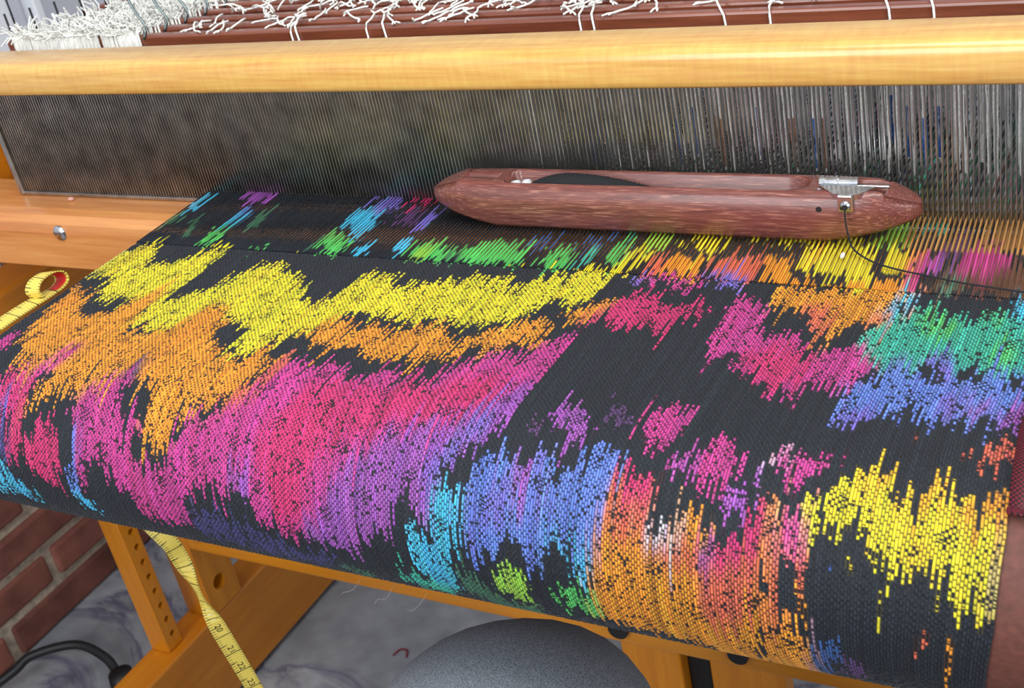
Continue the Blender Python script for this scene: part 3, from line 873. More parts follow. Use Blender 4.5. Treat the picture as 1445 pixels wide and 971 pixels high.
PICK = .00118
NPK = 336
NR = NPK * 2
srow = np.arange(NR) * PICK / 2
prf = [cloth_pt(s) for s in srow]
Yr = np.array([p[0] for p in prf])
Zr = np.array([p[1] for p in prf])
Ny = np.array([p[2][0] for p in prf])
Nz = np.array([p[2][1] for p in prf])
NCOL = NE * 3 + 1
H = np.full((NCOL, NR), -.00042)
CC = np.zeros((NCOL, NR, 3), np.float32)
BLK = np.array(lin((20, 22, 27)))
pk = np.arange(NPK)
skn = np.linspace(0, srow[-1], 15)
for i in range(NE):
    jit = np.interp(srow, skn, knot_jitter(15, .0050))
    col, kk, near = ends_color(i, srow, jit)
    hue = 1 + RNG.normal(0, .05, 3)
    val = RNG.normal(1, .11) * (1 + .12 * np.interp(srow, skn, RNG.normal(0, 1, 15)))
    col = col * np.clip(val, .6, 1.4)[:, None] * hue[None]
    # interlacement: floats tied down by the black weft, neighbouring ends half a repeat apart,
    # with slow shifts, skipped ties and extra dark ties near the black borders
    rr_ = np.arange(NR)
    zone = np.floor(3 + 2.2 * np.sin(rr_ * .025 + i * .021) + 1.4 * np.sin(rr_ * .0115 - i * .05)).astype(int)
    ph = (rr_ + 3 * (i % 2) + (1 if math.sin(i * .11) + math.sin(i * .047 + 1) > .5 else 0) + zone) % 6
    keep = RNG.random(NR // 6 + 2) > .12
    down = (ph == 0) & keep[(rr_ // 6)]
    extra = np.repeat(RNG.random(NR // 3 + 1) < .075, 3)[:NR]
    mix = np.repeat(RNG.random(NR // 4 + 1), 4)[:NR] < np.clip((.97 - near) * .8, 0, .5)
    clus = (np.sin(i * .19 + rr_ * .015) * np.sin(rr_ * .085 - i * .043) > .78) & (((rr_ // 2 + i) % 3) == 0)
    black = (down | extra | clus | mix)
    prof_ = np.array([-.00050, .00008, .00036, .00046, .00036, .00008])
    hc = np.where(down | (ph != 0), prof_[ph], .00040)
    hc = np.where((extra | clus | mix) & ~down, -.00012, hc)
    c2 = col.copy()
    c2[black & (kk != 0)] = BLK
    c2[down] = BLK
    c2 = np.where((np.roll(down, 1) | np.roll(down, -1))[:, None], c2 * .78, c2)
    edge = col * .14 + BLK * .7
    for q in (1, 2):
        H[3 * i + q] = hc * (1.0 if q == 1 else .86)
        CC[3 * i + q] = c2
    CC[3 * i] = edge if i == 0 else CC[3 * i] * .5 + edge * .5
    CC[3 * i + 3] = edge
CC = np.clip(CC, 0, 1)
xo = np.array([0, .27, .73]) * PW_
xc = XL - PW_ / 2 + (np.arange(NCOL) // 3) * PW_ + xo[np.arange(NCOL) % 3]
X = np.repeat(xc[:, None], NR, 1)
X = X + np.interp(srow, np.linspace(0, .42, 9), RNG.normal(0, .0008, 9))[None] * np.where(xc < -.6, 1, np.where(xc > -.3, -.6, .2))[:, None]
SEL = np.interp(srow, [0, .10, .13, .20, .245, .265, .285, .32], [0, 0, -.002, .0035, .002, -.0005, -.003, -.004])
X = X + SEL[None] * (np.clip((xc - XL) / (XR - XL) - .8, 0, 1)[:, None] / .2) ** 2
Yv = Yr[None] + H * Ny[None] 
Zv = Zr[None] + H * Nz[None]
V = np.stack([X, Yv, Zv], -1).reshape(-1, 3).astype(np.float32)
a = np.arange(NCOL - 1)[:, None] * NR + np.arange(NR - 1)[None]
F = np.stack([a, a + 1, a + NR + 1, a + NR], -1).reshape(-1, 4)
me = bpy.data.meshes.new('cloth_web')
me.vertices.add(len(V))
me.vertices.foreach_set('co', V.ravel())
me.loops.add(F.size)
me.loops.foreach_set('vertex_index', F.ravel().astype(np.int32))
me.polygons.add(len(F))
me.polygons.foreach_set('loop_start', (np.arange(len(F)) * 4).astype(np.int32))
me.update(calc_edges=True)
at = me.color_attributes.new('yarn', 'FLOAT_COLOR', 'POINT')
at.data.foreach_set('color', np.concatenate([CC.reshape(-1, 3), np.ones((len(V), 1), np.float32)], 1).astype(np.float32).ravel())
cloth = thing('woven_cloth', 'rainbow and black handwoven cloth stretched over the front beam', 'cloth', (-.45, -.17, 0))
web = link_me('cloth_web', me, CLOTHM, cloth, True)

# warp ends not yet woven: from the fell through the reed to the heddles and the back beam
NSH = 8
SHY = [.062 + .0215 * k for k in range(NSH)]
DRAFT = [(i * 3 + (i // 11)) % NSH for i in range(NE)]


def dent_x(i):
    return XL + (i // 2) * DP + DP * .5 + (-.0005 if i % 2 == 0 else .0005)


fy = [YF - .002 + k * .0031 for k in range(31)]
tv, tf, tcn = [], [], []
R_ = .0007
for i in range(NE):
    ysh = SHY[DRAFT[i]]
    lift = (.0022 if i % 2 == 0 else -.0016)
    xe = XL + i * PW_
    xd = dent_x(i)
    xd = min(xd, XR + .002)
    pts = []
    for y in fy:
        t = min(1, max(0, (y - YF) / (0 - YF)))
        pts.append((xe + (xd - xe) * t + (0 if 0 < t < 1 else 0), y, .0002 + lift * t + RNG.normal(0, .00008)))
    pts.append((xd, .03, lift * 1.3 + .0015))
    pts.append((xd, ysh, lift * 1.6 + .004 + RNG.normal(0, .0025)))
    pts.append((xd + RNG.normal(0, .001), ysh + .02, lift * 1.4 + .003))
    pts.append((xd, .30, .001))
    pts.append((xd, .82, -.004))
    P = np.array(pts)
    s = -(P[:, 1] - YF)
    n = len(P)
    jit = np.interp(s, np.linspace(-.1, 0, 5), knot_jitter(5, .006))
    fcol, k_, _n = ends_color(i, np.maximum(s, -.0995), jit)
    k_ = k_.copy()
    k0 = k_.copy()
    u = (xe - XL) / (XR - XL)
    if i % 2 == 0 and u > .86:
        m = (P[:, 1] > -.045)
        k_[m] = kidx['F']
    back = P[:, 1] > .004
    k_[back] = kidx['E'] if RNG.random() < .12 + .4 * (u > .84) else 0
    if RNG.random() < .08:
        k_[back] = kidx[random.choice('TNQE')]
    col = np.where((k_ != k0)[:, None], PALL[k_], fcol) * np.clip(RNG.normal(1.0, .14), .6, 1.4)
    b0 = len(tv) // 1
    ang = [(.0, 1), (1, 0), (0, -1), (-1, 0)]
    for q in range(n):
        for (dx, dz) in ang:
            tv.append((P[q, 0] + dx * R_, P[q, 1], P[q, 2] + dz * R_))
            tcn.append((*col[q], 1))
    for q in range(n - 1):
        for c in range(4):
            tf.append((b0 + q * 4 + c, b0 + q * 4 + (c + 1) % 4, b0 + q * 4 + 4 + (c + 1) % 4, b0 + q * 4 + 4 + c))
me = bpy.data.meshes.new('warp_threads')
me.from_pydata(tv, [], tf)
at = me.color_attributes.new('yarn', 'FLOAT_COLOR', 'POINT')
at.data.foreach_set('color', np.array(tcn, np.float32).ravel())
wt = stuff(link_me('warp_threads', me, WARPM, cloth, True))

# ------------------------------------------------------------------ harness shafts with heddles
ZT, ZB = .125, -.115


def bar_mesh(name, lo, hi, bev):
    return bx(bmesh.new(), lo, hi, bev, 2)


def heddle_mesh(name, mat, rng):
    bm = bmesh.new()
    for sx in (-.0011, .0011):
        pts = [(sx * .4, 0, .112)]
        for q in range(1, 12):
            z = .112 - q * .0095
            pts.append((sx * (1 if q < 10 else .5) + rng.uniform(-.00035, .00035), rng.uniform(-.0005, .0005), z))
        pts.append((0, 0, -.11))
        tube(bm, pts, .00085, 4, False)
    me = bpy.data.meshes.new(name)
    bm.to_mesh(me)
    bm.free()
    me.materials.append(mat)
    if mat is not HEDDLE:
        me.materials.append(HEDDLE)
        for p in me.polygons:
            p.material_index = 0 if .004 < p.center.z < .046 else 1
    return me


hr = random.Random(5)
HM = [heddle_mesh('heddle', HEDDLE, hr) for _ in range(5)] + [heddle_mesh('heddle', HEDBLUE, hr), heddle_mesh('heddle', HEDTAN, hr)]
ORD = ['front', 'second', 'third', 'fourth', 'fifth', 'sixth', 'seventh', 'rearmost']
shafts = []
for k in range(NSH):
    y = SHY[k]
    place = {0: 'foremost of the dark mahogany harness bars, just behind the maple beater rail',
             NSH - 1: 'rearmost dark mahogany harness bar of the row'}.get(k, f'{ORD[k]} dark mahogany harness bar counted back from the beater')
    sh = thing('harness_shaft', place, 'harness', (-.45, y, ZB), 'mahogany harness shafts')
    shafts.append(sh)
    x0 = -1.058 + .004 * k
    link('top_bar', bx(bmesh.new(), (x0, y - .005, ZT - .034), (.30, y + .005, ZT), .0022, 2), MAHOG, sh)
    link('bottom_bar', bx(bmesh.new(), (x0, y - .005, ZB - .03), (.30, y + .005, ZB), .002, 1), MAHOG, sh)
    for i in range(NE):
        if DRAFT[i] != k:
            continue
        u = hr.random()
        me = HM[5] if u < .07 else (HM[6] if u < .10 else HM[hr.randrange(5)])
        h = bpy.data.objects.new('heddle', me)
        COL.objects.link(h)
        h.parent = sh
        h.location = (min(dent_x(i), XR + .002) + hr.gauss(0, .0012) + .45, 0, -ZB)
        h.rotation_euler = (hr.gauss(0, .004), hr.gauss(0, .016), hr.uniform(-.8, .8))


def forked_cord(bm, base, rng, L):
    """limp white cord end: a short bent length that splits into two or three tips"""
    p = Vector(base)
    a = rng.uniform(-PI, PI)
    d = Vector((math.cos(a) * .7, math.sin(a) * .7 - .6, rng.uniform(.05, .5))).normalized()
    pts = [p.copy()]
    for q in range(4):
        d = (d + Vector((rng.uniform(-.6, .6), rng.uniform(-.5, .3), rng.uniform(-.5, .12)))).normalized()
        p = p + d * L / 4
        p.z = max(p.z, ZT + .0015 - max(0, .03 * 0))
        pts.append(p.copy())
    tube(bm, pts, .00085, 5)
    for q in range(rng.choice((1, 2, 2, 3))):
        e = (d + Vector((rng.uniform(-.9, .9), rng.uniform(-.9, .6), rng.uniform(-.4, .6)))).normalized()
        p2 = p + e * rng.uniform(.004, .009)
        p2.z = max(p2.z, ZT + .001)
        tube(bm, [p, (p + p2) / 2 + Vector((0, 0, .0005)), p2], .00075, 5)


tr = random.Random(21)
for k in range(1, NSH):
    bm = bmesh.new()
    for q in range(58):
        x = -.86 + .45 * tr.random() ** 1.1 + .018 * k
        if q > 50:
            x = tr.uniform(-.34, -.26)
        if k < 3 and tr.random() < .25 + .2 * (k == 1):
            continue
        forked_cord(bm, (x, SHY[k] + tr.uniform(-.008, .006), ZT + .003), tr, tr.uniform(.014, .032))
    stuff(link('cord_ends', bm, WHITECORD, shafts[k], True))
# single white cords tied round the front bar
for px in (-.7097, -.7028, -.633, -.615, -.442, -.431, -.330, -.2985, -.218, -.190):
    bm = bmesh.new()
    y = SHY[0]
    dx = tr.uniform(-.006, -.001)
    tube(bm, [(px + .001, y - .0062, .088), (px, y - .0064, .108), (px + dx * .3, y - .0066, .1235), (px + dx, y - .003, .1272),
              (px + dx * 2, y + .006, .1278), (px + dx * 3, y + .014, .130)], .00085, 6)
    e = (px + dx * 3, y + .014, .130)
    tube(bm, [e, (e[0] - .006, e[1] + .004, .131)], .0008, 5)
    tube(bm, [e, (e[0] + .006, e[1] + .002, .132)], .0008, 5)
    link('tied_cord', bm, WHITECORD, shafts[0], True)
# bundles of spare heddles pushed to the left end of every bar
for k in range(NSH):
    bm = bmesh.new()
    y = SHY[k]
    xa, xb = -1.047 + .012 * k, -.883 + .006 * k
    n = 110 if k == 0 else 46
    for q in range(n):
        x = xa + (xb - xa) * (q + tr.random()) / n
        if k == 0 and abs((x - xa) / (xb - xa) - .70) < .012:
            continue
        lean = .006 + tr.uniform(-.001, .002)
        tube(bm, [(x + lean, y - .0068 - tr.random() * .002, .086), (x + lean * .3, y - .0068 - tr.random() * .002, .112), (x, y - .005, .1275),
                  (x - .001, y + .003, .1285)], .0010, 4, False)
    for q in range(230 if k == 0 else 90):
        x = tr.uniform(xa - .003, xb)
        p = Vector((x, y + tr.uniform(-.007, .006), .127))
        d = Vector((tr.uniform(-.8, .7), tr.uniform(-.7, .4), tr.uniform(.1, 1))).normalized()
        L = tr.uniform(.008, .021)
        q2 = p + d * L * .5
        q3 = q2 + (d + Vector((tr.uniform(-.7, .7), tr.uniform(-.6, .4), tr.uniform(-.9, .1)))).normalized() * L * .5
        tube(bm, [p, q2, q3], .0007, 4, False)
    b_ = stuff(link('heddle_bundle', bm, WHITECORD, shafts[k], True))
    b_['label'] = 'fluffy bundle of white spare heddle cords'
    # bent wire hook at the inner end of the bundle
    bm = bmesh.new()
    hx = -.878 + .006 * k
    tube(bm, smooth_path([(hx - .012, y, .20), (hx - .010, y, .165), (hx - .004, y - .001, .145), (hx + .004, y - .002, .132), (hx + .001, y - .0065, .122)], 14), .0013, 6)
    link('wire_hook', bm, WIRE, shafts[k], True)
    bm = bmesh.new()
    cyl(bm, (-1.052 + .011 * k, y, ZT - .01), (-1.052 + .011 * k, y, .150 - .0015 * k), .0011, 8)
    link('bar_pin', bm, DARKMETAL, shafts[k], True)
wc = bpy.data.objects
bm = bmesh.new()
cyl(bm, (-1.052, .07, .118), (-1.052, .07, .185), .0009, 8)
link('tie_wire', bm, DARKMETAL, shafts[0], True)

# ------------------------------------------------------------------ boat shuttle
shut = thing('boat_shuttle', 'reddish wooden boat shuttle lying on the warp before the reed', 'shuttle', (-.381, -.029, .003))
SX0, SX1, SYC, SW, SZ0, SZ1 = -.543, -.182, -.0285, .0345, .0034, .0375


def smooth01(t):
    t = max(0, min(1, t))
    return t * t * (3 - 2 * t)


def shuttle_section(x):
    u = (x - SX0) / (SX1 - SX0)
    e = min(u, 1 - u) / .17
    k = math.sqrt(max(0, 1 - (1 - min(1, e)) ** 2.1)) if e < 1 else 1
    hw = SW / 2 * max(.035, k)
    zc = .0205
    kz = max(.05, min(1, (max(0, min(1, e * 1.05))) ** .55))
    z0 = zc - (zc - SZ0) * kz
    z1 = zc + .005 + (SZ1 - zc - .005) * max(.04, min(1, e * 2.2) ** .6)
    # cavity
    d = 0.0
    cw = .0105
    if -.478 < x < -.252:
        t = min((x + .478) / .007, (-.252 - x) / .020)
        d = .026 * smooth01(min(1, t * 1.6))
        cw = .0105 * math.sqrt(max(.02, 1 - (1 - min(1, t)) ** 2))
    elif -.512 < x < -.484:
        d = .004
        cw = .0022
    elif -.246 < x < -.203:
        d = .0045
        cw = .0075
    d = min(d, (z1 - z0) * .8)
    cw = min(cw, hw * .75)
    r = min(.004, hw * .4, (z1 - z0) * .3)
    yc = SYC
    P = [(yc - hw + r, z0), (yc - hw + .0002, z0 + r), (yc - hw, (z0 + z1) / 2), (yc - hw + .0003, z1 - r), (yc - hw + r, z1 - .0002),
         (yc - cw - .0012, z1), (yc - cw, z1 - min(.0012, d)), (yc - cw * .94, z1 - d), (yc, z1 - d * 1.04), (yc + cw * .94, z1 - d), (yc + cw, z1 - min(.0012, d)), (yc + cw + .0012, z1),
         (yc + hw - r, z1 - .0002), (yc + hw - .0003, z1 - r), (yc + hw, (z0 + z1) / 2), (yc + hw - .0002, z0 + r), (yc + hw - r, z0)]
    return P


bm = bmesh.new()
nS = 300
rings = []
for q in range(nS + 1):
    u = q / nS
    x = SX0 + (SX1 - SX0) * (.5 - .5 * math.cos(PI * u)) if False else SX0 + (SX1 - SX0) * u
    rings.append([bm.verts.new((x, y, z)) for y, z in shuttle_section(x)])
m_ = len(rings[0])
for a_, b_ in zip(rings[:-1], rings[1:]):
    for k in range(m_):
        bm.faces.new((a_[k], a_[(k + 1) % m_], b_[(k + 1) % m_], b_[k]))
bm.faces.new(rings[0])
bm.faces.new(rings[-1][::-1])
link('shuttle_body', bm, ROSE, shut, True)
# tension device: barrel, plate with wedge down to the thread eye, and flat spring
ten = bpy.data.objects.new('tension_device', None)
bm = bmesh.new()
cyl(bm, (-.2455, SYC + .0035, .0375), (-.222, SYC + .0035, .0375), .0032, 16)
cyl(bm, (-.2465, SYC + .0035, .0375), (-.2435, SYC + .0035, .0375), .0038, 16)
cyl(bm, (-.2365, SYC + .0035, .0375), (-.2345, SYC + .0035, .0375), .0039, 16)
bx(bm, (-.2465, SYC - .0055, .0335), (-.221, SYC + .006, .0362), .0006, 1)
bx(bm, (-.222, SYC - .001, .0355), (-.2015, SYC + .0012, .0372), .0005, 1)
ten = link('tension_device', bm, BRIGHT, shut, False)
ten['label'] = 'silver metal tension block let into the shuttle end'
bm = bmesh.new()
ys = SYC - SW / 2
w3 = [(-.2455, SYC - .004, .0384), (-.2085, SYC - .004, .0384), (-.2175, ys + .001, .0382), (-.2325, ys + .001, .0382)]
top = [bm.verts.new(p) for p in w3]
lo3 = [bm.verts.new((p[0], p[1], p[2] - .0035)) for p in w3]
bm.faces.new(top)
bm.faces.new(lo3[::-1])
for k in range(4):
    bm.faces.new((top[k], top[(k + 1) % 4], lo3[(k + 1) % 4], lo3[k]))
bx(bm, (-.2300, ys - .0012, .0268), (-.2200, ys + .0016, .0383), .001, 2)
link('thread_plate', bm, BRIGHT, shut)
bm = bmesh.new()
cyl(bm, (-.225, ys - .0022, .0305), (-.225, ys + .001, .0305), .0034, 20)
link('thread_eye', bm, BRIGHT, shut, True)
bm = bmesh.new()
cyl(bm, (-.225, ys - .0025, .0305), (-.225, ys, .0305), .0019, 16)
cyl(bm, (-.2425, ys - .0002, .0275), (-.2425, ys + .002, .0275), .0019, 14)
link('hole_shade_disc', bm, RUBBER, shut)  # solid black discs: the shade inside thread eye and pin hole as colour

bob = thing('yarn_bobbin', 'white bobbin wound with black yarn inside the shuttle', 'bobbin', (-.42, SYC, .018))
bm = bmesh.new()
zc = .0285
prof = [(-.4745, .0045), (-.4715, .0052), (-.4690, .0052), (-.4680, .0034), (-.466, .0034), (-.4640, .0060), (-.4605, .0062), (-.459, .003), (-.36, .0022), (-.30, .0016), (-.268, .0014)]
tube(bm, [(p[0], SYC, zc) for p in prof], [p[1] for p in prof], 18)
link('quill', bm, PLASTIC, bob, True)
bm = bmesh.new()
n = 70
pr = []
for q in range(n + 1):
    u = q / n
    x = -.4595 + u * .098
    r = .0024 + .0088 * (math.sin(min(1, u / .34) * PI / 2) ** .7 if u < .34 else (max(0, 1 - ((u - .34) / .66) ** 1.7)))
    pr.append((x, r + .0003 * math.sin(q * 2.6)))
tube(bm, [(p[0], SYC, zc) for p in pr], [p[1] for p in pr], 24)
link('wound_yarn', bm, BLACKYARN, bob, True)

weft = [(-.225, ys - .0024, .0305), (-.2245, ys - .0045, .022), (-.2222, ys - .007, .012), (-.2185, ys - .010, .0052), (-.205, -.0665, .0036),
        (-.188, -.0745, .0034), (-.165, -.0815, .0034), (-.148, -.0865, .0034), (-.125, -.0905, .0032), (-.0965, -.0935, .0020)]
bm = bmesh.new()
tube(bm, smooth_path(weft, 60), .00062, 6)
wft = tag(link('weft_thread', bm, BLACKYARN, None, True), 'black weft thread running from the shuttle eye down across the warp to the cloth', 'thread')

# ------------------------------------------------------------------ tape measure
def tape_mat():
    m, t, b = new_mat('yellow_tape')
    L = t.links.new
    tc = t.nodes.new('ShaderNodeTexCoord')
    sp = t.nodes.new('ShaderNodeSeparateXYZ')
    L(tc.outputs['UV'], sp.inputs[0])

    def math_(op, a_, b_=None):
        n = t.nodes.new('ShaderNodeMath')
        n.operation = op
        for k, v in enumerate((a_, b_)):
            if v is None:
                continue
            if isinstance(v, (int, float)):
                n.inputs[k].default_value = v
            else:
                L(v, n.inputs[k])
        return n.outputs[0]

    def ticks(period, width, vmax, vmin=0.0):
        fr = math_('MODULO', sp.outputs[0], period)
        on = math_('LESS_THAN', fr, width)
        ln = math_('LESS_THAN', sp.outputs[1], vmax)
        l2 = math_('GREATER_THAN', sp.outputs[1], vmin)
        return math_('MULTIPLY', math_('MULTIPLY', on, ln), l2)
    s = math_('MAXIMUM', ticks(.0024, .0005, .0035), ticks(.0095, .0007, .0062))
    s = math_('MAXIMUM', s, ticks(.0190, .0008, .015))
    s = math_('MAXIMUM', s, ticks(.0024, .0005, .02, .0125))
    mx = t.nodes.new('ShaderNodeMix')
    mx.data_type = 'RGBA'
    L(s, mx.inputs[0])
    mx.inputs[6].default_value = rgba((228, 204, 92))
    mx.inputs[7].default_value = rgba((52, 44, 30))
    geo = t.nodes.new('ShaderNodeNewGeometry')
    n = t.nodes.new('ShaderNodeTexNoise')
    n.inputs['Scale'].default_value = 260
    L(tc.outputs['Object'], n.inputs['Vector'])
    mb = t.nodes.new('ShaderNodeMix')
    mb.data_type = 'RGBA'
    L(geo.outputs['Backfacing'], mb.inputs[0])
    L(mx.outputs[2], mb.inputs[6])
    mb.inputs[7].default_value = rgba((232, 220, 150))
    L(mb.outputs[2], b.inputs['Base Color'])
    setp(b, Roughness=.45)
    return m


TAPEM = tape_mat()
REDP = plain('red_print', (196, 36, 26), .5)
INK = plain('black_print', (40, 34, 24), .6)
tape = thing('tape_measure', 'yellow tape measure curled at the cloth edge and hanging below it', 'tape measure', (-.806, -.17, 0))
TW = .0145


def ribbon(name, pts, dirs, nseg, mat, u0=0.0, width=TW, th=.0005):
    P = smooth_path(pts, nseg)
    D = smooth_path(dirs, nseg)
    bm = bmesh.new()
    uvl = bm.loops.layers.uv.new('UVMap')
    rows = []
    u = u0
    for i, p in enumerate(P):
        t = (P[min(i + 1, nseg)] - P[max(i - 1, 0)]).normalized()
        d = D[i] - t * D[i].dot(t)
        d.normalize()
        nrm = t.cross(d)
        if i:
            u += (P[i] - P[i - 1]).length
        rows.append((p, d, nrm, u))
    vs = []
    for p, d, nrm, u in rows:
        vs.append([bm.verts.new(p + d * width * q + nrm * th * s) for q, s in ((-.5, 1), (.5, 1), (.5, -1), (-.5, -1))])
    for i in range(nseg):
        a_, b_ = vs[i], vs[i + 1]
        for k in range(4):
            f = bm.faces.new((a_[k], a_[(k + 1) % 4], b_[(k + 1) % 4], b_[k]))
            vv = {0: (0, width), 1: (width, width), 2: (width, 0), 3: (0, 0)}[k]
            uvs = [(rows[i][3], vv[0]), (rows[i][3], vv[1]), (rows[i + 1][3], vv[1]), (rows[i + 1][3], vv[0])]
            for lp, q in zip(f.loops, uvs):
                lp[uvl].uv = q
    bm.faces.new(vs[0][::-1])
    bm.faces.new(vs[-1])
    o = link(name, bm, mat, tape, False)
    return o, rows


tp = [(-.8120, -.1960, .0022), (-.8130, -.1985, .0090), (-.8125, -.1930, .0150), (-.8110, -.1820, .0165), (-.8100, -.1730, .0125), (-.8090, -.1720, .0060), (-.8090, -.1790, .0026),
      (-.8105, -.1900, .0020), (-.8135, -.2120, .0014), (-.8150, -.2380, .0005), (-.8180, -.2620, -.0040), (-.8270, -.2680, -.0500), (-.8260, -.2430, -.1200), (-.8020, -.2070, -.1800), (-.7700, -.2020, -.2200),
      (-.7640, -.2000, -.2400), (-.7570, -.2000, -.2800), (-.7490, -.2000, -.3200), (-.7330, -.2000, -.3850), (-.7200, -.2000, -.4500), (-.7080, -.2000, -.5300)]
td = [(1, .1, .1)] * 7 + [(1, 0, 0), (1, 0, -.1), (1, 0, -.12), (1, 0, -.1), (1, 0, 0), (1, .1, 0), (.9, .3, 0), (.7, .7, 0), (.61, .79, .1), (.90, -.35, .1), (.7, .68, .1), (.75, .6, .1), (.8, .5, 0), (.8, .5, 0)]
ribo, rows = ribbon('tape_strip', tp, td, 150, TAPEM)
# red printed block on the inner side of the curl
bm = bmesh.new()
cur = rows[24:50]
vs = [[bm.verts.new(p + d * q * TW + nrm * .0009 * sg) for q in (-.36, .36)] for p, d, nrm, u in cur for sg in (1,)]
for i in range(len(vs) - 1):
    bm.faces.new((vs[i][0], vs[i][1], vs[i + 1][1], vs[i + 1][0]))
link('red_print', bm, REDP, tape)


def numeral(txt, row, size, flip):
    p, d, nrm, u = row
    cu = bpy.data.curves.new('numeral', 'FONT')
    cu.body = txt
    cu.size = size
    cu.align_x = 'CENTER'
    cu.align_y = 'CENTER'
    cu.extrude = .00005
    o = bpy.data.objects.new('numeral', cu)
    COL.objects.link(o)
    bpy.context.view_layer.update()
    me = bpy.data.meshes.new_from_object(o.evaluated_get(bpy.context.evaluated_depsgraph_get()))
    bpy.data.objects.remove(o)
    t = d.cross(nrm)
    n = nrm * flip
    camdir = (Vector((0, -.783, .389)) - p).normalized()
    n = nrm if nrm.dot(camdir) > 0 else -nrm
    up = -t if t.z < 0 else t           # digits read across the hanging tape
    xax = up.cross(n)
    # digits stand sideways on the tape: reading direction runs along its length
    M = Matrix((( -up.x, xax.x, n.x, 0), (-up.y, xax.y, n.y, 0), (-up.z, xax.z, n.z, 0), (0, 0, 0, 1)))
    me.transform(Matrix.Translation(p + n * .0008) @ M)
    link_me('numeral', me, INK, tape)


TAPE_Z = [(-.318, '20'), (-.337, '21'), (-.355, '22'), (-.373, '23'), (-.391, '24'), (-.410, '25')]
for z, txt in TAPE_Z:
    row = min((r for r in rows if r[0].z < -.23), key=lambda r: abs(r[0].z - z))
    numeral(txt, row, .0075, 1)

# ------------------------------------------------------------------ maroon cloth strip by the right selvedge
bm = bmesh.new()
uvl = bm.loops.layers.uv.new('UVMap')
prev = None
s0, s1 = .000, .190
for q in range(41):
    s = s0 + (s1 - s0) * q / 40
    y, z, (ny, nz) = cloth_pt(s)
    h = .0016
    xl = XR + float(np.interp(s, [0, .10, .13, .20, .245], [0, 0, -.002, .0035, .002])) + .0011
    rowv = []
    for c in range(7):
        x = xl + .05 * c / 6
        hh = h + .0006 * math.sin(c * 1.3 + q * .2)
        rowv.append(bm.verts.new((x, y + ny * hh, z + nz * hh)))
    if prev:
        for c in range(6):
            f = bm.faces.new((prev[c], prev[c + 1], rowv[c + 1], rowv[c]))
            for lp, (uu, vv) in zip(f.loops, ((c / 6, q - 1), (c / 6 + 1 / 6, q - 1), (c / 6 + 1 / 6, q), (c / 6, q))):
                lp[uvl].uv = (uu * .05, vv * (s1 - s0) / 40)
    prev = rowv
mc = link('maroon_cloth', bm, MAROON, None, True)
md = mc.modifiers.new('thickness', 'SOLIDIFY')
md.thickness = .0014
md.offset = 1
tag(mc, 'narrow maroon woven cloth with a folded hem beside the right selvedge', 'cloth')
bm = bmesh.new()
y, z, (ny, nz) = cloth_pt(s1 - .002)
tube(bm, [(XR + .003, y + ny * .0024, z + nz * .0024), (XR + .05, y + ny * .0024, z + nz * .0024)], .0016, 8)
link('hem', bm, plain('maroon_hem', (84, 14, 30), .7, 0, .4, 900), mc, True)

# ------------------------------------------------------------------ small things
bm = bmesh.new()
tube(bm, smooth_path([(-1.47, -.06, FZ + .012), (-1.435, -.014, FZ + .03), (-1.42, .013, FZ + .04), (-1.372, .049, FZ + .04), (-1.325, .052, FZ + .028), (-1.297, .042, FZ + .015), (-1.262, .020, FZ + .007), (-1.22, -.03, FZ + .007), (-1.2, -.14, FZ + .007)], 50), .0065, 10)
cable = tag(link('power_cable', bm, RUBBER, None, True), 'black looped cable on the floor by the brick wall', 'cable')
bm = bmesh.new()
cyl(bm, (-1.275, .032, FZ + .001), (-1.275, .032, FZ + .030), .020, 20, .016)
link('cable_plug', bm, RUBBER, cable, True)
bm = bmesh.new()
tube(bm, smooth_path([(-.943, .196, FZ + .0014), (-.939, .208, FZ + .0014), (-.929, .209, FZ + .0014), (-.923, .198, FZ + .0014)], 16), .0013, 6)
tag(link('red_thread', bm, plain('dark_red_yarn', (120, 40, 44), .8), None, True), 'short dark red thread curled on the stained floor', 'thread')
fr = random.Random(3)
bm = bmesh.new()
for q in range(3):
    x = -.845 + .045 * q
    tube(bm, smooth_path([(x, .079, -.515), (x - .004, .068, -.520 - .006 * fr.random()), (x - .012 - .01 * fr.random(), .064, -.524 - .006 * fr.random()), (x - .024, .068, -.530 - .008 * fr.random())], 14), .00018, 4)
stuff(tag(link('stray_fibres', bm, WHITECORD, None, True), 'few fine pale stray fibres clinging to the cross rail', 'fibre'))
bm = bmesh.new()
bmesh.ops.create_icosphere(bm, subdivisions=2, radius=.0022, matrix=Matrix.Translation((-.2243, -.0615, .0040)) @ Matrix.Diagonal((.6, 1.5, .7, 1)))
tag(link('white_speck', bm, WHITECORD, None, True), 'tiny white speck on the orange warp threads', 'lint')  # small white bead resting on the warp
bm = bmesh.new()
bmesh.ops.create_icosphere(bm, subdivisions=2, radius=.003, matrix=Matrix.Translation((-.967, -.010, -.0062)) @ Matrix.Diagonal((1.2, .8, .6, 1)))
tag(link('lint_tuft', bm, plain('pink_lint', (214, 160, 146), .9), None, True), 'small pink lint tuft on the beater sill at the reed foot', 'lint')

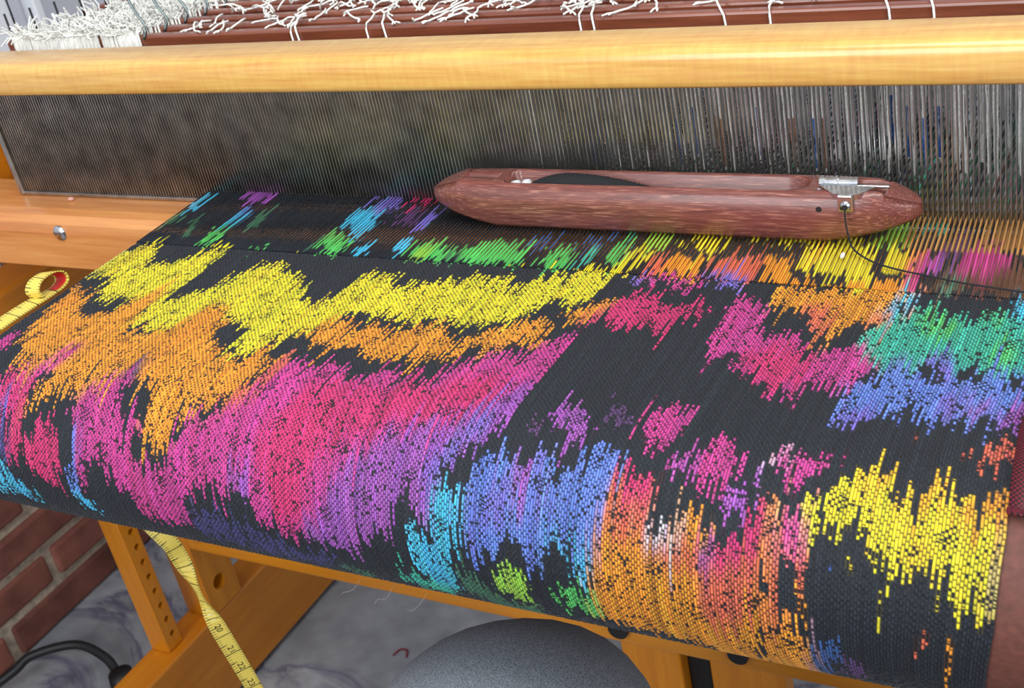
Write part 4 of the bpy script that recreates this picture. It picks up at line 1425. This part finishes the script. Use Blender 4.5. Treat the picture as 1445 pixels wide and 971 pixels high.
# ------------------------------------------------------------------ the weaver
def skin_body(name, verts, edges, radii, root, parent, mat, sub=2):
    me = bpy.data.meshes.new(name)
    me.from_pydata([Vector(v) for v in verts], edges, [])
    o = link_me(name, me, mat, parent)
    sk = o.modifiers.new('skin', 'SKIN')
    sk.use_smooth_shade = True
    lay = me.skin_vertices[0].data if me.skin_vertices else None
    if lay is None:
        bpy.context.view_layer.objects.active = o
        bpy.ops.mesh.customdata_skin_add()
        lay = me.skin_vertices[0].data
    for k, r in enumerate(radii):
        lay[k].radius = (r, r) if not isinstance(r, tuple) else r
        lay[k].use_root = (k == root)
    ss = o.modifiers.new('sub', 'SUBSURF')
    ss.levels = sub
    ss.render_levels = sub
    bpy.context.view_layer.update()
    dg = bpy.context.evaluated_depsgraph_get()
    nm = bpy.data.meshes.new_from_object(o.evaluated_get(dg))
    o.modifiers.clear()
    o.data = nm
    if not nm.materials:
        nm.materials.append(mat)
    nm.polygons.foreach_set('use_smooth', [True] * len(nm.polygons))
    return o


wv = thing('person', 'seated weaver in heather grey trousers, one knee under the cloth', 'person', (-.05, -.86, FZ))
BZ = FZ
KX, KY, KZ = -.425, -.235, -.258
J = dict(
    pel=(.02, -.93, -.235), wai=(.05, -1.0, -.10), che=(.08, -1.06, .08), nec=(.09, -1.09, .25), neu=(.09, -1.09, .31), hea=(.085, -1.075, .40), hto=(.085, -1.075, .47),
    hL=(-.075, -.86, -.245), tL=(-.25, -.56, -.262), kL=(KX, KY, KZ), sL=(KX + .01, KY - .03, -.42), cL=(KX + .015, KY - .06, -.56), aL=(KX + .02, KY - .08, -.70), fL=(KX + .01, KY + .02, -.735), oL=(KX, KY + .12, -.742),
    hR=(.115, -.86, -.245), tR=(.13, -.60, -.262), kR=(.14, -.40, -.290), sR=(.14, -.43, -.43), cR=(.14, -.45, -.56), aR=(.14, -.47, -.70), fR=(.14, -.37, -.735), oR=(.14, -.27, -.742),
    cl1=(-.02, -1.075, .15), sh1=(-.12, -1.08, .18), el1=(-.20, -1.04, -.06), wr1=(-.15, -.84, -.10), ha1=(-.17, -.77, -.112),
    cl2=(.18, -1.075, .15), sh2=(.28, -1.08, .18), el2=(.36, -1.02, -.06), wr2=(.22, -.84, -.10), ha2=(.17, -.77, -.112))
RADS = dict(pel=(.13, .11), wai=(.12, .095), che=(.14, .10), nec=.05, neu=.05, hea=(.1, .112), hto=.085,
            hL=.114, tL=.122, kL=.104, sL=.066, cL=.05, aL=.036, fL=.036, oL=.027, hR=.088, tR=.083, kR=.064, sR=.052, cR=.05, aR=.036, fR=.036, oR=.027,
            cl1=.075, cl2=.075, sh1=.055, el1=.040, wr1=.026, ha1=(.036, .017), sh2=.055, el2=.040, wr2=.026, ha2=(.036, .017))
E_ = [('pel', 'wai'), ('wai', 'che'), ('che', 'nec'), ('nec', 'neu'), ('neu', 'hea'), ('hea', 'hto'),
      ('pel', 'hL'), ('hL', 'tL'), ('tL', 'kL'), ('kL', 'sL'), ('sL', 'cL'), ('cL', 'aL'), ('aL', 'fL'), ('fL', 'oL'),
      ('pel', 'hR'), ('hR', 'tR'), ('tR', 'kR'), ('kR', 'sR'), ('sR', 'cR'), ('cR', 'aR'), ('aR', 'fR'), ('fR', 'oR'),
      ('che', 'cl1'), ('cl1', 'sh1'), ('sh1', 'el1'), ('el1', 'wr1'), ('wr1', 'ha1'), ('che', 'cl2'), ('cl2', 'sh2'), ('sh2', 'el2'), ('el2', 'wr2'), ('wr2', 'ha2')]
for s_, nm in ((1, '1'), (-1, '2')):
    hb = Vector(J['ha' + nm])
    for q, (ln, sp_) in enumerate(((.062, -.024), (.072, -.008), (.068, .008), (.054, .024))):
        a1 = hb + Vector((sp_, .030, -.002))
        J[f'f{nm}{q}a'] = tuple(a1)
        J[f'f{nm}{q}b'] = tuple(a1 + Vector((sp_ * .2, ln * .55, -.006)))
        J[f'f{nm}{q}c'] = tuple(a1 + Vector((sp_ * .25, ln * .95, -.022)))
        for z_, r_ in (('a', .010), ('b', .0088), ('c', .0074)):
            RADS[f'f{nm}{q}{z_}'] = r_
        E_ += [('ha' + nm, f'f{nm}{q}a'), (f'f{nm}{q}a', f'f{nm}{q}b'), (f'f{nm}{q}b', f'f{nm}{q}c')]
    th = hb + Vector((.036 * s_, -.005, -.004))
    J[f't{nm}a'] = tuple(th)
    J[f't{nm}b'] = tuple(th + Vector((.018 * s_, .036, -.012)))
    RADS[f't{nm}a'] = .011
    RADS[f't{nm}b'] = .009
    E_ += [('ha' + nm, f't{nm}a'), (f't{nm}a', f't{nm}b')]
nm_ = list(J)
ix = {k: i for i, k in enumerate(nm_)}
body = skin_body('body', [J[k] for k in nm_], [(ix[a_], ix[b_]) for a_, b_ in E_], [RADS[k] for k in nm_], ix['pel'], wv, SKIN, 3)


def garment(name, bones, grow, mat, hem=None):
    """cloth shell: the part of the body surface nearest to the given bones, pushed out along its normals"""
    me0 = body.data
    n = len(me0.vertices)
    co = np.empty(n * 3)
    me0.vertices.foreach_get('co', co)
    co = co.reshape(-1, 3)
    best, owner = np.full(n, 9e9), np.full(n, -1)
    for q, (a_, b_) in enumerate(E_):
        A, B = np.array(J[a_]), np.array(J[b_])
        t = np.clip(((co - A) @ (B - A)) / ((B - A) @ (B - A)), 0, 1)
        ra, rb = [RADS[k] if not isinstance(RADS[k], tuple) else sum(RADS[k]) / 2 for k in (a_, b_)]
        d = np.linalg.norm(co - (A + t[:, None] * (B - A)), axis=1) / (ra + (rb - ra) * t)
        m = d < best
        best[m] = d[m]
        owner[m] = q
    ok = {q for q, e in enumerate(E_) if e in bones}
    inside = np.isin(owner, list(ok))
    if hem:
        inside &= hem(co)
    bm = bmesh.new()
    bm.from_mesh(me0)
    bm.verts.ensure_lookup_table()
    bm.normal_update()
    for v in bm.verts:
        v.co += v.normal * grow
    bmesh.ops.delete(bm, geom=[v for v, k in zip(bm.verts, inside) if not k], context='VERTS')
    me = bpy.data.meshes.new(name)
    bm.to_mesh(me)
    bm.free()
    o = link_me(name, me, mat, wv, True)
    return o


LEGS = [('pel', 'hL'), ('hL', 'tL'), ('tL', 'kL'), ('kL', 'sL'), ('sL', 'cL'), ('cL', 'aL'), ('pel', 'hR'), ('hR', 'tR'), ('tR', 'kR'), ('kR', 'sR'), ('sR', 'cR'), ('cR', 'aR')]
TRUNK = [('pel', 'wai'), ('wai', 'che'), ('che', 'nec'), ('che', 'cl1'), ('cl1', 'sh1'), ('sh1', 'el1'), ('el1', 'wr1'), ('che', 'cl2'), ('cl2', 'sh2'), ('sh2', 'el2'), ('el2', 'wr2')]
garment('trousers', LEGS + [('pel', 'wai')], .007, TROUSER, lambda c: c[:, 2] < -.135)
garment('shirt', TRUNK + [('pel', 'hL'), ('pel', 'hR')], .011, TOP, lambda c: (c[:, 2] > -.19) & (c[:, 2] < .235))
for q in 'LR':
    garment('shoe', [('a' + q, 'f' + q), ('f' + q, 'o' + q)], .005, SHOE)
bm = bmesh.new()
bmesh.ops.create_uvsphere(bm, u_segments=24, v_segments=16, radius=1, matrix=Matrix.Translation((.086, -1.098, .435)) @ Matrix.Diagonal((.090, .092, .092, 1)))
link('hair', bm, HAIRM, wv, True)
bm = bmesh.new()
tube(bm, [(.085, -.985, .415), (.085, -.966, .392), (.085, -.975, .384)], [.008, .012, .008], 8)
link('nose', bm, SKIN, wv, True)
for sx in (-.03, .03):
    bm = bmesh.new()
    bmesh.ops.create_uvsphere(bm, u_segments=12, v_segments=8, radius=.010, matrix=Matrix.Translation((.085 + sx, -.994, .415)))
    ey = link('eye', bm, PLASTIC, wv, True)
    bm = bmesh.new()
    bmesh.ops.create_uvsphere(bm, u_segments=10, v_segments=6, radius=.0055, matrix=Matrix.Translation((.085 + sx, -.9875, .413)))
    link('iris', bm, HAIRM, ey, True)
bm = bmesh.new()
tube(bm, [(.063, -.985, .362), (.085, -.979, .360), (.107, -.985, .362)], [.003, .005, .003], 8)
link('mouth', bm, plain('lips', (140, 70, 66), .5), wv, True)
bench = thing('weaving_bench', 'plain wooden bench under the seated weaver', 'bench', (.02, -.96, FZ))
box('bench_top', (-.45, -1.13, -.400), (.50, -.79, -.372), PINE_X, bench, .004)
for sx in (-.40, .42):
    box('bench_leg', (sx, -1.10, FZ), (sx + .03, -.82, -.400), PINE, bench, .003)
